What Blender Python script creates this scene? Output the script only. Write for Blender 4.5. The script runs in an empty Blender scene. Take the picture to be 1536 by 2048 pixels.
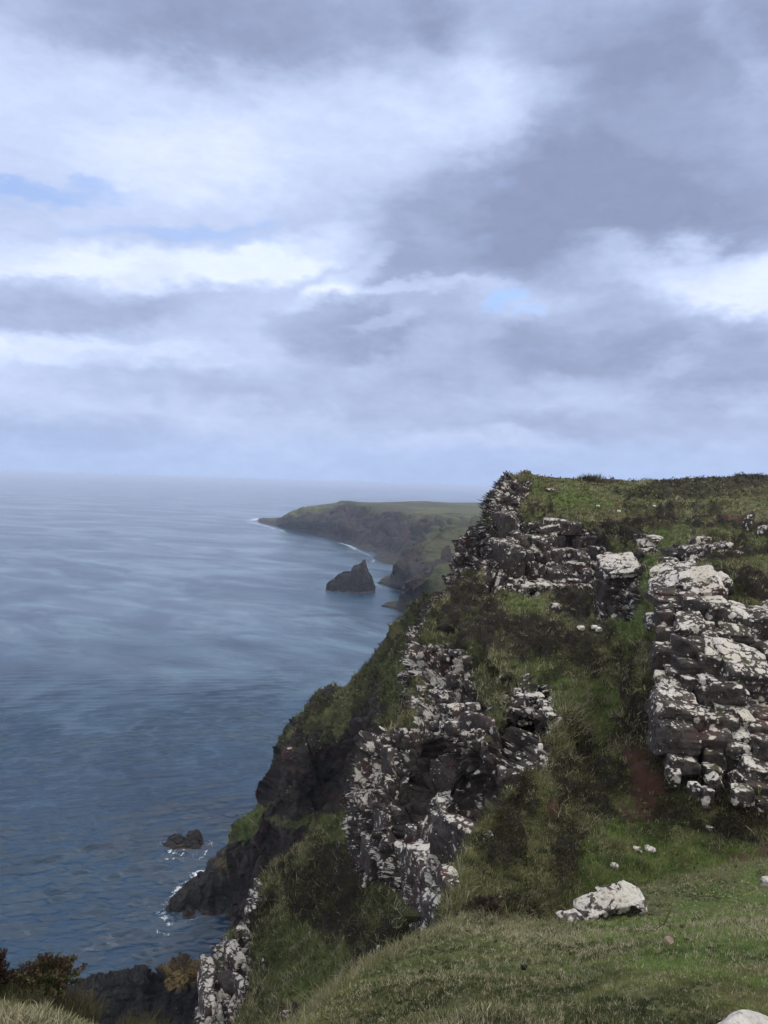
import bpy, math, random
import numpy as np
from mathutils import Matrix, Vector

random.seed(7)
RNG = np.random.default_rng(11)
sc = bpy.context.scene
R = math.radians

# ------------------------------------------------------------------ camera
F = 1540.0                      # focal length in pixels of the 1536x2048 photograph
PITCH, ROLL = R(2.14), R(1.69)
CAM = np.array([0.0, 0.0, 100.0])   # eye 100 m above the sea (sea level is z = 0)
fwd = np.array([0, math.cos(PITCH), -math.sin(PITCH)])
up0 = np.array([0, math.sin(PITCH), math.cos(PITCH)])
rt0 = np.array([1.0, 0, 0])
RT = rt0 * math.cos(ROLL) + up0 * math.sin(ROLL)
UP = -rt0 * math.sin(ROLL) + up0 * math.cos(ROLL)
cd = bpy.data.cameras.new('camera')
cam = bpy.data.objects.new('camera', cd)
sc.collection.objects.link(cam)
cd.sensor_fit = 'HORIZONTAL'; cd.sensor_width = 36.0; cd.lens = 36.0 * F / 1536.0
cd.clip_start = 0.1; cd.clip_end = 200000
M = Matrix(((RT[0], UP[0], -fwd[0], CAM[0]), (RT[1], UP[1], -fwd[1], CAM[1]), (RT[2], UP[2], -fwd[2], CAM[2]), (0, 0, 0, 1)))
cam.matrix_world = M
sc.camera = cam
sc.view_settings.view_transform = 'Standard'
sc.view_settings.look = 'None'
sc.view_settings.gamma = 1.0
sc.view_settings.exposure = 0.2

# ------------------------------------------------------------------ light
SUN_EL, SUN_AZ = R(56), R(80)      # azimuth from +Y, positive towards +X
sl = bpy.data.lights.new('sun', 'SUN'); sl.energy = 1.5; sl.angle = R(14); sl.color = (1.0, 0.9, 0.76)
so = bpy.data.objects.new('sun', sl); sc.collection.objects.link(so)
sd = Vector((math.sin(SUN_AZ) * math.cos(SUN_EL), math.cos(SUN_AZ) * math.cos(SUN_EL), math.sin(SUN_EL)))
so.rotation_euler = sd.to_track_quat('Z', 'Y').to_euler()
so.location = (0, 0, 140)

class NT:
    """small helper to write node trees"""
    def __init__(s, tree): s.t = tree; s.n = tree.nodes; s.l = tree.links
    def new(s, typ, **kw):
        n = s.n.new(typ)
        for k, v in kw.items():
            if k.startswith('i_'): n.inputs[k[2:].replace('_', ' ')].default_value = v
            else: setattr(n, k, v)
        return n
    def link(s, a, b): s.l.new(a, b)
    def put(s, inp, v):
        if isinstance(v, bpy.types.NodeSocket): s.l.new(v, inp)
        elif v is not None: inp.default_value = v
    def math(s, op, a, b=None, c=None, clamp=False):
        n = s.n.new('ShaderNodeMath'); n.operation = op; n.use_clamp = clamp
        s.put(n.inputs[0], a); s.put(n.inputs[1], b)
        if c is not None: s.put(n.inputs[2], c)
        return n.outputs[0]
    def vmath(s, op, a, b=None, scale=None):
        n = s.n.new('ShaderNodeVectorMath'); n.operation = op
        s.put(n.inputs[0], a)
        if b is not None: s.put(n.inputs[1], b)
        if scale is not None: s.put(n.inputs['Scale'], scale)
        return n.outputs['Value'] if op in ('DOT_PRODUCT', 'LENGTH') else n.outputs[0]
    def mix(s, f, a, b, blend='MIX'):
        n = s.n.new('ShaderNodeMix'); n.data_type = 'RGBA'; n.blend_type = blend
        s.put(n.inputs[0], f); s.put(n.inputs[6], a); s.put(n.inputs[7], b)
        return n.outputs[2]
    def ramp(s, v, lo, hi, a=0.0, b=1.0, smooth=True):
        n = s.n.new('ShaderNodeMapRange'); n.interpolation_type = 'SMOOTHSTEP' if smooth else 'LINEAR'
        s.put(n.inputs[0], v); s.put(n.inputs[1], lo); s.put(n.inputs[2], hi); s.put(n.inputs[3], a); s.put(n.inputs[4], b)
        return n.outputs[0]
    def noise(s, vec, scale, detail=4, rough=0.55, dist=0.0, out=0):
        n = s.n.new('ShaderNodeTexNoise'); s.put(n.inputs['Vector'], vec)
        n.inputs['Scale'].default_value = scale; n.inputs['Detail'].default_value = detail
        n.inputs['Roughness'].default_value = rough; n.inputs['Distortion'].default_value = dist
        return n.outputs[out]
    def voro(s, vec, scale, feature='F1', rnd=1.0):
        n = s.n.new('ShaderNodeTexVoronoi'); n.feature = feature; s.put(n.inputs['Vector'], vec)
        n.inputs['Scale'].default_value = scale; n.inputs['Randomness'].default_value = rnd
        return n
    def comb(s, x, y, z):
        n = s.n.new('ShaderNodeCombineXYZ'); s.put(n.inputs[0], x); s.put(n.inputs[1], y); s.put(n.inputs[2], z); return n.outputs[0]
    def sep(s, v):
        n = s.n.new('ShaderNodeSeparateXYZ'); s.put(n.inputs[0], v); return n.outputs
    def attr(s, name):
        n = s.n.new('ShaderNodeAttribute'); n.attribute_name = name; return n

def pdir(px, py):
    d = RT * (px - 768) / F - UP * (py - 1024) / F + fwd
    return d / np.linalg.norm(d)

# sky: Nishita blue behind broken stratocumulus laid out by direction (azimuth, elevation)
world = bpy.data.worlds.new('World'); sc.world = world; world.use_nodes = True
w = NT(world.node_tree); w.n.clear()
wout = w.new('ShaderNodeOutputWorld'); bg = w.new('ShaderNodeBackground'); bg.inputs[1].default_value = 0.1
w.link(bg.outputs[0], wout.inputs[0])
skyt = w.new('ShaderNodeTexSky'); skyt.sky_type = 'NISHITA'; skyt.sun_disc = False
skyt.sun_elevation = SUN_EL; skyt.sun_rotation = SUN_AZ; skyt.altitude = 100
tc = w.new('ShaderNodeTexCoord').outputs['Generated']
dx, dy, dz = w.sep(tc)[0:3]
az = w.math('ARCTAN2', dx, dy); el = w.math('ARCSINE', dz)
ae = w.comb(az, el, 0.0)
# noise coordinates: puffs flatten towards the horizon
flat = w.comb(az, w.math('MULTIPLY', el, 1.9), w.math('MULTIPLY', dz, 0.3))
def wob(scale, detail, rough, amt):
    v = w.vmath('SUBTRACT', w.noise(flat, scale, detail, rough, out=1), (0.5, 0.5, 0.5))
    return w.vmath('MULTIPLY', v, amt)
aew = w.vmath('ADD', ae, wob(2.6, 3, 0.5, (0.13, 0.08, 0.0)))
aew = w.vmath('ADD', aew, wob(7.5, 4, 0.55, (0.10, 0.07, 0.0)))
aew = w.vmath('ADD', aew, wob(24.0, 5, 0.6, (0.045, 0.035, 0.0)))
def blob(px, py, rx, ry, tilt=0.0, soft=1.0, inner=0.2):
    d = pdir(px, py); a0 = math.atan2(d[0], d[1]); e0 = math.asin(d[2])
    v = w.vmath('SUBTRACT', aew, (a0, e0, 0))
    n = w.new('ShaderNodeMapping'); n.vector_type = 'POINT'
    n.inputs['Rotation'].default_value = (0, 0, R(tilt)); w.link(v, n.inputs[0])
    v = w.vmath('MULTIPLY', n.outputs[0], (F / rx, F / ry, 0))
    return w.ramp(w.vmath('LENGTH', v), inner, 1.0, soft, 0.0)
def total(items, start=0.0):
    s = None
    for it in items:
        b = blob(*it)
        s = b if s is None else w.math('ADD', s, b)
    return s
# dark cloud bases (px, py, rx, ry, tilt, strength, inner)
dark = total([
    (960, 440, 360, 160, -16, 0.62, 0.45), (1230, 470, 360, 150, 8, 0.50, 0.5), (1430, 270, 480, 240, 8, 0.62, 0.45), (1200, 330, 330, 200, 0, 0.30, 0.3),
    (620, 20, 560, 150, -7, 0.60, 0.35), (150, -30, 560, 110, 0, 0.5, 0.4), (1330, 20, 420, 170, 5, 0.55, 0.35), (880, 50, 130, 60, 20, 0.35, 0.3),
    (110, 622, 330, 62, -8, 0.45, 0.5), (120, 855, 420, 50, 0, 0.38, 0.2), (330, 765, 300, 60, 8, 0.30, 0.3), (690, 665, 170, 80, 0, 0.42, 0.5),
    (930, 690, 330, 110, 5, 0.42, 0.5), (800, 800, 480, 80, 3, 0.28, 0.3), (1450, 720, 300, 100, -6, 0.50, 0.45), (1190, 680, 230, 80, -10, 0.38, 0.45),
    (1250, 850, 460, 50, 0, 0.28, 0.2)])
light = total([
    (130, 180, 460, 260, -10, 0.22, 0.2), (500, 300, 460, 120, -10, 0.35, 0.2), (950, 140, 190, 90, 55, 0.35, 0.2), (860, 230, 240, 70, 20, 0.22, 0.2), (1100, 165, 110, 40, 0, 0.25, 0.3),
    (330, 545, 480, 60, -10, 0.60, 0.3), (600, 500, 260, 60, -20, 0.45, 0.3), (60, 520, 240, 50, -8, 0.35, 0.3), (1470, 575, 320, 80, 18, 0.85, 0.35), (690, 555, 150, 35, -35, 0.5, 0.3),
    (1500, 110, 190, 40, 45, 0.35, 0.2), (150, 700, 420, 36, 0, 0.42, 0.3), (1330, 745, 120, 26, -18, 0.25, 0.1), (760, 650, 110, 24, -15, 0.42, 0.3),
    (1165, 455, 110, 30, 20, 0.35, 0.2), (930, 880, 330, 24, 0, 0.2, 0.2), (830, 575, 260, 24, -4, 0.45, 0.3)])
gap = total([
    (60, 385, 230, 34, -10, 0.95), (20, 430, 90, 18, 0, 0.5), (350, 455, 320, 30, -10, 0.75), (1045, 592, 80, 30, -12, 1.1), (1110, 615, 50, 16, 0, 0.7), (520, 480, 120, 20, 0, 0.4)])
n1 = w.noise(flat, 4.0, 8, 0.62, 0.25)
n2 = w.noise(flat, 1.6, 4, 0.5)
n3 = w.noise(w.vmath('MULTIPLY', flat, (1.0, 1.35, 1.0)), 11.0, 6, 0.62, 0.3)
val = w.math('SUBTRACT', light, dark)
val = w.math('ADD', val, w.math('MULTIPLY', w.math('SUBTRACT', n1, 0.5), 0.75))
val = w.math('ADD', val, w.math('MULTIPLY', w.math('SUBTRACT', n3, 0.5), 0.62))
val = w.math('ADD', val, w.math('MULTIPLY', w.math('SUBTRACT', n2, 0.5), 0.35))
t = w.ramp(w.math('ADD', val, 0.22), -0.85, 0.95, 0.0, 1.0, smooth=False)
cr = w.new('ShaderNodeValToRGB'); w.link(t, cr.inputs[0])
K = 10.0
def stop(pos, srgb):
    lin = [((c / 255 + 0.055) / 1.055) ** 2.4 for c in srgb]
    e = cr.color_ramp.elements.new(pos); e.color = (*lin, 1)
cr.color_ramp.elements.remove(cr.color_ramp.elements[0])
cr.color_ramp.elements[0].position = 1.0; cr.color_ramp.elements[0].color = (0.72, 0.80, 0.97, 1)
stop(0.0, (138, 149, 180)); stop(0.22, (151, 164, 197)); stop(0.5, (175, 190, 223)); stop(0.75, (195, 209, 240))
# opposite the camera and overhead the cover is plain bright cloud
cloudcol = cr.outputs[0]
hor = w.ramp(el, 0.005, 0.10, 1.0, 0.0)
cloudcol = w.mix(w.math('MULTIPLY', hor, 0.6), cloudcol, (0.36, 0.475, 0.75, 1))
high = w.ramp(dy, -0.25, 0.2, 1.0, 0.0)
ztop = w.ramp(el, 0.75, 1.2, 0.0, 1.0)
bright = w.math('MAXIMUM', high, ztop)
cloudcol = w.mix(w.math('MULTIPLY', bright, 0.8), cloudcol, (1.65, 1.60, 1.58, 1))
fine = w.noise(flat, 34.0, 5, 0.6, 0.4)
cloudcol = w.mix(1.0, cloudcol, w.mix(fine, (0.91, 0.92, 0.93, 1), (1.09, 1.08, 1.07, 1)), 'MULTIPLY')
cloud10 = w.mix(1.0, cloudcol, (K, K, K, 1), 'MULTIPLY')
skyc = w.mix(1.0, skyt.outputs[0], (1.45, 1.6, 1.95, 1), 'MULTIPLY')
gm = w.ramp(w.math('ADD', gap, w.math('MULTIPLY', w.math('SUBTRACT', n3, 0.5), 1.4)), 0.05, 1.2, 0.0, 0.65)
skyfinal = w.mix(gm, cloud10, skyc)
w.link(skyfinal, bg.inputs[0])

# ------------------------------------------------------------------ numpy noise
def _h(ix, iy, iz, seed):
    h = (ix.astype(np.uint32) * np.uint32(374761393)) ^ (iy.astype(np.uint32) * np.uint32(668265263)) ^ (iz.astype(np.uint32) * np.uint32(2147483647 - 97)) ^ np.uint32((seed * 974634777) & 0xffffffff)
    h = (h ^ (h >> np.uint32(13))) * np.uint32(1274126177)
    h = (h ^ (h >> np.uint32(15))) * np.uint32(2246822519)
    return (h ^ (h >> np.uint32(16))).astype(np.float64) / 4294967295.0
def vnoise(p, seed=0):
    i = np.floor(p).astype(np.int64); f = p - i; u = f * f * f * (f * (f * 6 - 15) + 10)
    r = 0
    for a in (0, 1):
        for b in (0, 1):
            for c in (0, 1):
                wgt = (u[:, 0] if a else 1 - u[:, 0]) * (u[:, 1] if b else 1 - u[:, 1]) * (u[:, 2] if c else 1 - u[:, 2])
                r = r + wgt * _h(i[:, 0] + a, i[:, 1] + b, i[:, 2] + c, seed)
    return r * 2 - 1
def fbm(p, oct=4, seed=0, gain=0.5, lac=2.03):
    r = 0; a = 1.0; q = p.copy()
    for o in range(oct):
        r = r + a * vnoise(q, seed + o * 17); a *= gain; q = q * lac + 13.7
    return r
def worley(p, seed=0):
    """F1, F2 and a random value of the nearest cell"""
    i = np.floor(p).astype(np.int64); n = len(p)
    f1 = np.full(n, 9.0); f2 = np.full(n, 9.0); cid = np.zeros(n)
    for a in (-1, 0, 1):
        for b in (-1, 0, 1):
            for c in (-1, 0, 1):
                cx, cy, cz = i[:, 0] + a, i[:, 1] + b, i[:, 2] + c
                q = np.stack([cx + _h(cx, cy, cz, seed) * .9, cy + _h(cx, cy, cz, seed + 1) * .9, cz + _h(cx, cy, cz, seed + 2) * .9], 1)
                d = np.sqrt(((q - p) ** 2).sum(1)); rv = _h(cx, cy, cz, seed + 3)
                near = d < f1
                f2 = np.where(near, f1, np.minimum(f2, d)); cid = np.where(near, rv, cid); f1 = np.where(near, d, f1)
    e = sstep(f2 - f1, 0.0, 0.16)
    return f1, f2, (cid - .5) * e + .5
def joints(p, fv, fh, dv, dh, seed=0):
    """upright joints and bedding cracks cut into a rock face (metres, negative = inwards)"""
    wv_ = p + .35 / fv * np.stack([vnoise(p * fv * .9, seed + 1), vnoise(p * fv * .9, seed + 2), vnoise(p * fv * .9, seed + 3)], 1)
    a = np.abs(vnoise(wv_ * np.array([fv, fv, fv * .09]), seed)); b = np.abs(vnoise(wv_ * np.array([fv * 2.3, fv * 2.3, fv * .35]), seed + 4))
    c = np.abs(vnoise(wv_ * np.array([fh * .12, fh * .12, fh]), seed + 8))
    return -dv * np.exp(-(a / .10) ** 2) - .5 * dv * np.exp(-(b / .12) ** 2) - dh * np.exp(-(c / .12) ** 2)
def sstep(x, a, b):
    t = np.clip((x - a) / (b - a), 0, 1); return t * t * (3 - 2 * t)

# ------------------------------------------------------------------ geometry helpers
def ray(px, py):
    px = np.asarray(px, float)[..., None]; py = np.asarray(py, float)[..., None]
    d = RT * (px - 768) / F - UP * (py - 1024) / F + fwd
    return d / d[..., 1:2]
def at(px, py, Y):
    return CAM + ray(px, py) * np.asarray(Y, float)[..., None]
def at_h(px, py, h):
    """distance at which the ray of this pixel is h metres above the sea"""
    d = ray(px, py); return (np.asarray(h, float) - CAM[2]) / d[..., 2]
def project(P):
    d = P - CAM; z = d @ fwd
    return 768 + F * (d @ RT) / z, 1024 - F * (d @ UP) / z
def catmull(a, subs):
    """interpolate control rows a[R,...] with subs[i] steps between row i and i+1"""
    out = []
    n = len(a)
    for i in range(n - 1):
        p1, p2 = a[i], a[i + 1]
        p0 = a[i - 1] if i > 0 else 2 * p1 - p2
        p3 = a[i + 2] if i + 2 < n else 2 * p2 - p1
        for k in range(subs[i]):
            t = k / subs[i]
            c = 0.5 * (2 * p1 + (p2 - p0) * t + (2 * p0 - 5 * p1 + 4 * p2 - p3) * t * t + (3 * p1 - p0 - 3 * p2 + p3) * t ** 3)
            l = p1 + (p2 - p1) * t
            out.append(0.55 * c + 0.45 * l)
    out.append(a[-1]); return np.array(out)
class Sheet: pass
def grid_normals(P):
    du = np.gradient(P, axis=1); dv = np.gradient(P, axis=0)
    n = np.cross(du, dv); n /= np.linalg.norm(n, axis=2, keepdims=True) + 1e-9
    # towards the camera / up
    flip = ((CAM - P) * n).sum(2) < 0
    n[flip] *= -1
    return n
def sheet(rows, step=2.0, dents=(), maxsub=120):
    c = np.array(rows, float)                 # R, C, 3  (px, py, Y)
    c[..., 2] = np.log(c[..., 2])
    c = np.concatenate([c, np.broadcast_to(np.arange(len(c))[:, None, None], c.shape[:2] + (1,))], 2)
    def subs(a):
        out = []
        for i in range(len(a) - 1):
            q = a[i + 1] - a[i]; d = np.sqrt(q[..., 0] ** 2 + q[..., 1] ** 2 + (np.minimum(np.abs(q[..., 2]), .4) * F * .25) ** 2)
            out.append(int(np.clip(math.ceil(np.percentile(d, 80) / step), 2, maxsub)))
        return out
    sr = subs(c); ct = np.swapaxes(c, 0, 1); scs = subs(ct)
    g = catmull(c, sr); g = np.swapaxes(catmull(np.swapaxes(g, 0, 1), scs), 0, 1)
    s = Sheet(); s.px = g[..., 0]; s.py = g[..., 1]; s.Y = np.exp(g[..., 2]); s.t = g[..., 3]
    for (x, y, rx, ry, dY) in dents:
        s.Y = s.Y + dY * np.exp(-(((s.px - x) / rx) ** 2 + ((s.py - y) / ry) ** 2))
    s.P = at(s.px, s.py, s.Y); s.shape = s.px.shape
    s.N = grid_normals(s.P)
    s.A = {}
    return s
def displace(s, amount, cell=None, steep=False):
    """amount: array [rows*cols] in metres along the smoothed normal; relief finer than the grid spacing is damped"""
    if cell is None: cell = 14.0 * float(np.median(s.Y)) / F if hasattr(s, 'Y') else 1e9
    sp = np.maximum(np.linalg.norm(np.gradient(s.P, axis=0), axis=2), np.linalg.norm(np.gradient(s.P, axis=1), axis=2))
    att = np.clip(cell / sp, 0, 1) if not steep else np.clip(.42 * cell / sp, 0, 1) ** 2
    N = s.N
    for _ in range(3):
        N = (N + np.roll(N, 1, 0) + np.roll(N, -1, 0) + np.roll(N, 1, 1) + np.roll(N, -1, 1)) / 5
    N = N / (np.linalg.norm(N, axis=2, keepdims=True) + 1e-9)
    s.P = s.P + N * (amount.reshape(s.shape) * att)[..., None]
    s.N = grid_normals(s.P)
def poly_mask(px, py, poly, soft=8.0, wob=10.0, seed=3, freq=0.03):
    x = px.ravel(); y = py.ravel()
    q = np.stack([x * freq, y * freq, np.zeros_like(x)], 1)
    x = x + wob * fbm(q, 3, seed); y = y + wob * fbm(q + 50, 3, seed + 5)
    poly = np.array(poly, float); inside = np.zeros(len(x), bool); dist = np.full(len(x), 1e9)
    for i in range(len(poly)):
        a = poly[i]; b = poly[(i + 1) % len(poly)]
        cond = ((a[1] > y) != (b[1] > y)) & (x < (b[0] - a[0]) * (y - a[1]) / (b[1] - a[1] + 1e-12) + a[0])
        inside ^= cond
        ab = b - a; t = np.clip(((x - a[0]) * ab[0] + (y - a[1]) * ab[1]) / (ab @ ab + 1e-9), 0, 1)
        dist = np.minimum(dist, np.hypot(x - a[0] - t * ab[0], y - a[1] - t * ab[1]))
    sd_ = np.where(inside, dist, -dist)
    return sstep(sd_, -soft, soft).reshape(px.shape)

def mesh_obj(name, V, faces, mat, attrs=None, col=None, smooth=True, parent=None, origin=None, tri=None):
    """V[n,3]; faces [m,4] quads and/or tri [k,3]"""
    V = np.asarray(V, float)
    if origin is None:
        origin = np.array([V[:, 0].mean(), V[:, 1].mean(), V[:, 2].min()])
    me = bpy.data.meshes.new(name)
    nq = 0 if faces is None else len(faces); ntr = 0 if tri is None else len(tri)
    me.vertices.add(len(V)); me.vertices.foreach_set('co', (V - origin).astype(np.float32).ravel())
    loops = []; starts = []; 
    if nq: loops.append(np.asarray(faces).ravel()); starts.append(np.arange(nq) * 4)
    if ntr: loops.append(np.asarray(tri).ravel()); starts.append(nq * 4 + np.arange(ntr) * 3)
    loops = np.concatenate(loops).astype(np.int32); starts = np.concatenate(starts).astype(np.int32)
    me.loops.add(len(loops)); me.loops.foreach_set('vertex_index', loops)
    me.polygons.add(nq + ntr); me.polygons.foreach_set('loop_start', starts)
    me.update(calc_edges=True)
    me.polygons.foreach_set('use_smooth', np.full(nq + ntr, smooth))
    for k, a in (attrs or {}).items():
        at_ = me.attributes.new(k, 'FLOAT', 'POINT'); at_.data.foreach_set('value', np.asarray(a, np.float32).ravel())
    if col is not None:
        ca = me.color_attributes.new('Col', 'FLOAT_COLOR', 'POINT')
        c4 = np.ones((len(V), 4), np.float32); c4[:, :3] = col; ca.data.foreach_set('color', c4.ravel())
    me.materials.append(mat)
    o = bpy.data.objects.new(name, me); sc.collection.objects.link(o)
    if parent is not None: o.parent = parent; o.location = Vector(origin) - parent.location
    else: o.location = origin
    return o
def grid_faces(r, c):
    i = np.arange(r * c).reshape(r, c)
    return np.stack([i[:-1, :-1], i[:-1, 1:], i[1:, 1:], i[1:, :-1]], -1).reshape(-1, 4)
def sheet_obj(name, s, mat, smooth=True):
    return mesh_obj(name, s.P.reshape(-1, 3), grid_faces(*s.shape), mat, attrs=s.A, smooth=smooth)
def tag(o, label=None, cat=None, group=None, kind=None):
    if label: o['label'] = label
    if cat: o['category'] = cat
    if group: o['group'] = group
    if kind: o['kind'] = kind
    return o

# ------------------------------------------------------------------ materials
def new_mat(name):
    m = bpy.data.materials.new(name); m.use_nodes = True
    n = NT(m.node_tree); n.n.clear()
    out = n.new('ShaderNodeOutputMaterial'); b = n.new('ShaderNodeBsdfPrincipled')
    n.link(b.outputs[0], out.inputs[0]); b.inputs['Roughness'].default_value = 0.9
    b.inputs['Specular IOR Level'].default_value = 0.25
    return m, n, b, out
def rock_nodes(n, scale=1.0, lich_attr=None, lich_bias=0.0, pos=None, wet=False):
    """bare basalt with pale lichen blotches: returns colour, height"""
    geo = n.new('ShaderNodeNewGeometry'); P = pos or geo.outputs['Position']
    nz = n.sep(geo.outputs['Normal'])[2]
    c1 = n.noise(P, 0.5 * scale, 5, 0.6); c2 = n.noise(P, 2.2 * scale, 6, 0.65); c3 = n.noise(P, 9.0 * scale, 4, 0.6)
    base = n.mix(n.ramp(c2, 0.35, 0.65), (0.013, 0.012, 0.012, 1), (0.036, 0.030, 0.028, 1))
    base = n.mix(n.ramp(c1, 0.52, 0.70, 0, 0.75), base, (0.062, 0.024, 0.022, 1))
    base = n.mix(n.ramp(c3, 0.5, 0.8, 0, 0.6), base, (0.085, 0.075, 0.068, 1))
    lic = n.math('ADD', n.attr(lich_attr).outputs['Fac'], lich_bias) if lich_attr else lich_bias
    wv = n.vmath('ADD', P, n.vmath('MULTIPLY', n.noise(P, 3.0 * scale, 4, 0.6, out=1), (0.45 / scale,) * 3))
    v1 = n.voro(wv, 1.9 * scale); v2 = n.voro(wv, 4.8 * scale)
    r1 = n.sep(v1.outputs['Color'])[0]; r2 = n.sep(v2.outputs['Color'])[1]
    big = n.noise(P, 0.9 * scale, 4, 0.6)
    # patch size grows with lichen amount and on upward faces
    up = n.math('MULTIPLY', n.ramp(nz, 0.15, 0.8, -0.12, 0.26, smooth=False), n.ramp(lic, 0.0, 0.12))
    lic = n.math('SUBTRACT', lic, n.ramp(lic, 0.0, 0.06, 0.8, 0.13))
    drive = n.math('ADD', n.math('ADD', lic, up), n.math('MULTIPLY', n.math('SUBTRACT', big, 0.5), 1.3))
    m1 = n.math('SUBTRACT', n.math('ADD', n.math('MULTIPLY', r1, 0.55), n.math('MULTIPLY', drive, 0.75)), v1.outputs['Distance'])
    m2 = n.math('SUBTRACT', n.math('ADD', n.math('MULTIPLY', r2, 0.45), n.math('MULTIPLY', drive, 0.6)), v2.outputs['Distance'])
    mm = n.math('MAXIMUM', n.ramp(m1, 0.18, 0.29), n.ramp(m2, 0.15, 0.25))
    mm = n.math('MULTIPLY', mm, n.ramp(c3, 0.30, 0.45, 0.35, 1.0))
    crust = n.math('MULTIPLY', n.ramp(n.noise(P, 1.7 * scale, 6, 0.7), 0.46, 0.62), n.ramp(lic, 0.0, 0.25, 0.2, 0.75))
    base = n.mix(crust, base, n.mix(c3, (0.045, 0.039, 0.036, 1), (0.12, 0.108, 0.10, 1)))
    lcol = n.mix(n.noise(P, 14.0 * scale, 4, 0.6), (0.18, 0.17, 0.155, 1), (0.66, 0.64, 0.61, 1))
    lcol = n.mix(n.ramp(c1, 0.3, 0.7, 0, 0.6), lcol, (0.34, 0.315, 0.25, 1))
    col = n.mix(mm, base, lcol)
    h = n.math('ADD', n.math('MULTIPLY', c2, 0.10 / scale), n.math('MULTIPLY', c3, 0.035 / scale))
    h = n.math('ADD', h, n.math('MULTIPLY', mm, 0.01))
    return col, h, mm, nz, P
def bump(n, b, h, dist=1.0, strength=1.0):
    bn = n.new('ShaderNodeBump'); bn.inputs['Distance'].default_value = dist; bn.inputs['Strength'].default_value = strength
    n.link(h, bn.inputs['Height']); n.link(bn.outputs[0], b.inputs['Normal'])
def rock_material(name, scale=1.0, bias=0.0, moss=0.0, tint=None, attr='lichen'):
    m, n, b, _ = new_mat(name)
    col, h, mm, nz, P = rock_nodes(n, scale, attr, bias)
    if moss > 0:
        g = n.noise(P, 1.3 * scale, 5, 0.6)
        k = n.math('MULTIPLY', n.ramp(nz, 0.25, 0.8), n.ramp(g, 0.62 - moss * .3, 0.72 - moss * .3))
        gc = n.mix(n.noise(P, 7 * scale, 3), (0.020, 0.026, 0.010, 1), (0.06, 0.065, 0.025, 1))
        col = n.mix(k, col, gc)
    if tint: col = n.mix(1.0, col, tint, 'MULTIPLY')
    n.link(col, b.inputs['Base Color']); bump(n, b, h)
    return m
M_ROCK = rock_material('lichened_basalt', 1.0, 0.0, 0.3)
M_ROCKN = rock_material('lichened_basalt_near', 1.5, 0.0, 0.15)

def land_material(name, scale=1.0, rock_scale=1.0):
    """turf, heather, bare soil and rock, mixed by the masks painted on the terrain"""
    m, n, b, _ = new_mat(name)
    rc, rh, mm, nz, P = rock_nodes(n, rock_scale, 'lichen')
    a1 = n.noise(P, 0.35 * scale, 5, 0.6); a2 = n.noise(P, 1.6 * scale, 5, 0.65); a3 = n.noise(P, 7.0 * scale, 4, 0.7); a4 = n.noise(P, 26.0 * scale, 2, 0.7)
    turf = n.mix(n.ramp(a2, 0.35, 0.65), (0.034, 0.045, 0.016, 1), (0.100, 0.112, 0.042, 1))
    turf = n.mix(n.ramp(a3, 0.5, 0.72, 0, 0.7), turf, (0.11, 0.105, 0.052, 1))
    turf = n.mix(n.ramp(a1, 0.45, 0.65, 0, 0.6), turf, (0.115, 0.086, 0.046, 1))
    gr = n.mix(n.ramp(a3, 0.3, 0.7), (0.045, 0.070, 0.016, 1), (0.100, 0.140, 0.038, 1))
    turf = n.mix(n.attr('green').outputs['Fac'], turf, gr)
    hc = n.mix(n.ramp(a3, 0.35, 0.7), (0.008, 0.007, 0.006, 1), (0.030, 0.023, 0.017, 1))
    hc = n.mix(n.ramp(a2, 0.55, 0.75, 0, 0.7), hc, (0.030, 0.036, 0.015, 1))
    col = n.mix(n.attr('heather').outputs['Fac'], turf, hc)
    sc_ = n.mix(a3, (0.030, 0.015, 0.010, 1), (0.075, 0.036, 0.024, 1))
    col = n.mix(n.attr('soil').outputs['Fac'], col, sc_)
    rk = n.attr('rock').outputs['Fac']
    rk = n.ramp(n.math('ADD', rk, n.math('MULTIPLY', n.math('SUBTRACT', a2, 0.5), 0.9)), 0.42, 0.58)
    col = n.mix(rk, col, rc)
    n.link(col, b.inputs['Base Color'])
    h = n.math('ADD', n.math('MULTIPLY', a3, 0.12 / scale), n.math('MULTIPLY', a4, 0.04 / scale))
    h = n.math('ADD', h, rh)
    bump(n, b, h)
    return m
M_LAND = land_material('hill_turf', 1.0, 1.0)
M_LANDN = land_material('near_turf', 3.0, 1.5)
M_CLIFF = land_material('cliff_turf', 0.35, 0.45)
M_FAR = land_material('headland_turf', 0.06, 0.09)

# ------------------------------------------------------------------ near terrain sheets
def set_masks(s, rock=None, heather=None, green=None, soil=None, lichen=None):
    z = np.zeros(s.shape)
    for k, v in (('rock', rock), ('heather', heather), ('green', green), ('soil', soil), ('lichen', lichen)):
        s.A[k] = z if v is None else np.clip(v, 0, 1)
def Q(s, f, sz=1.0):
    q = s.P.reshape(-1, 3) * f
    if sz != 1.0: q = q * np.array([1, 1, sz])
    return q
def mx(*a):
    r = a[0]
    for b in a[1:]: r = np.maximum(r, b)
    return r

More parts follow.
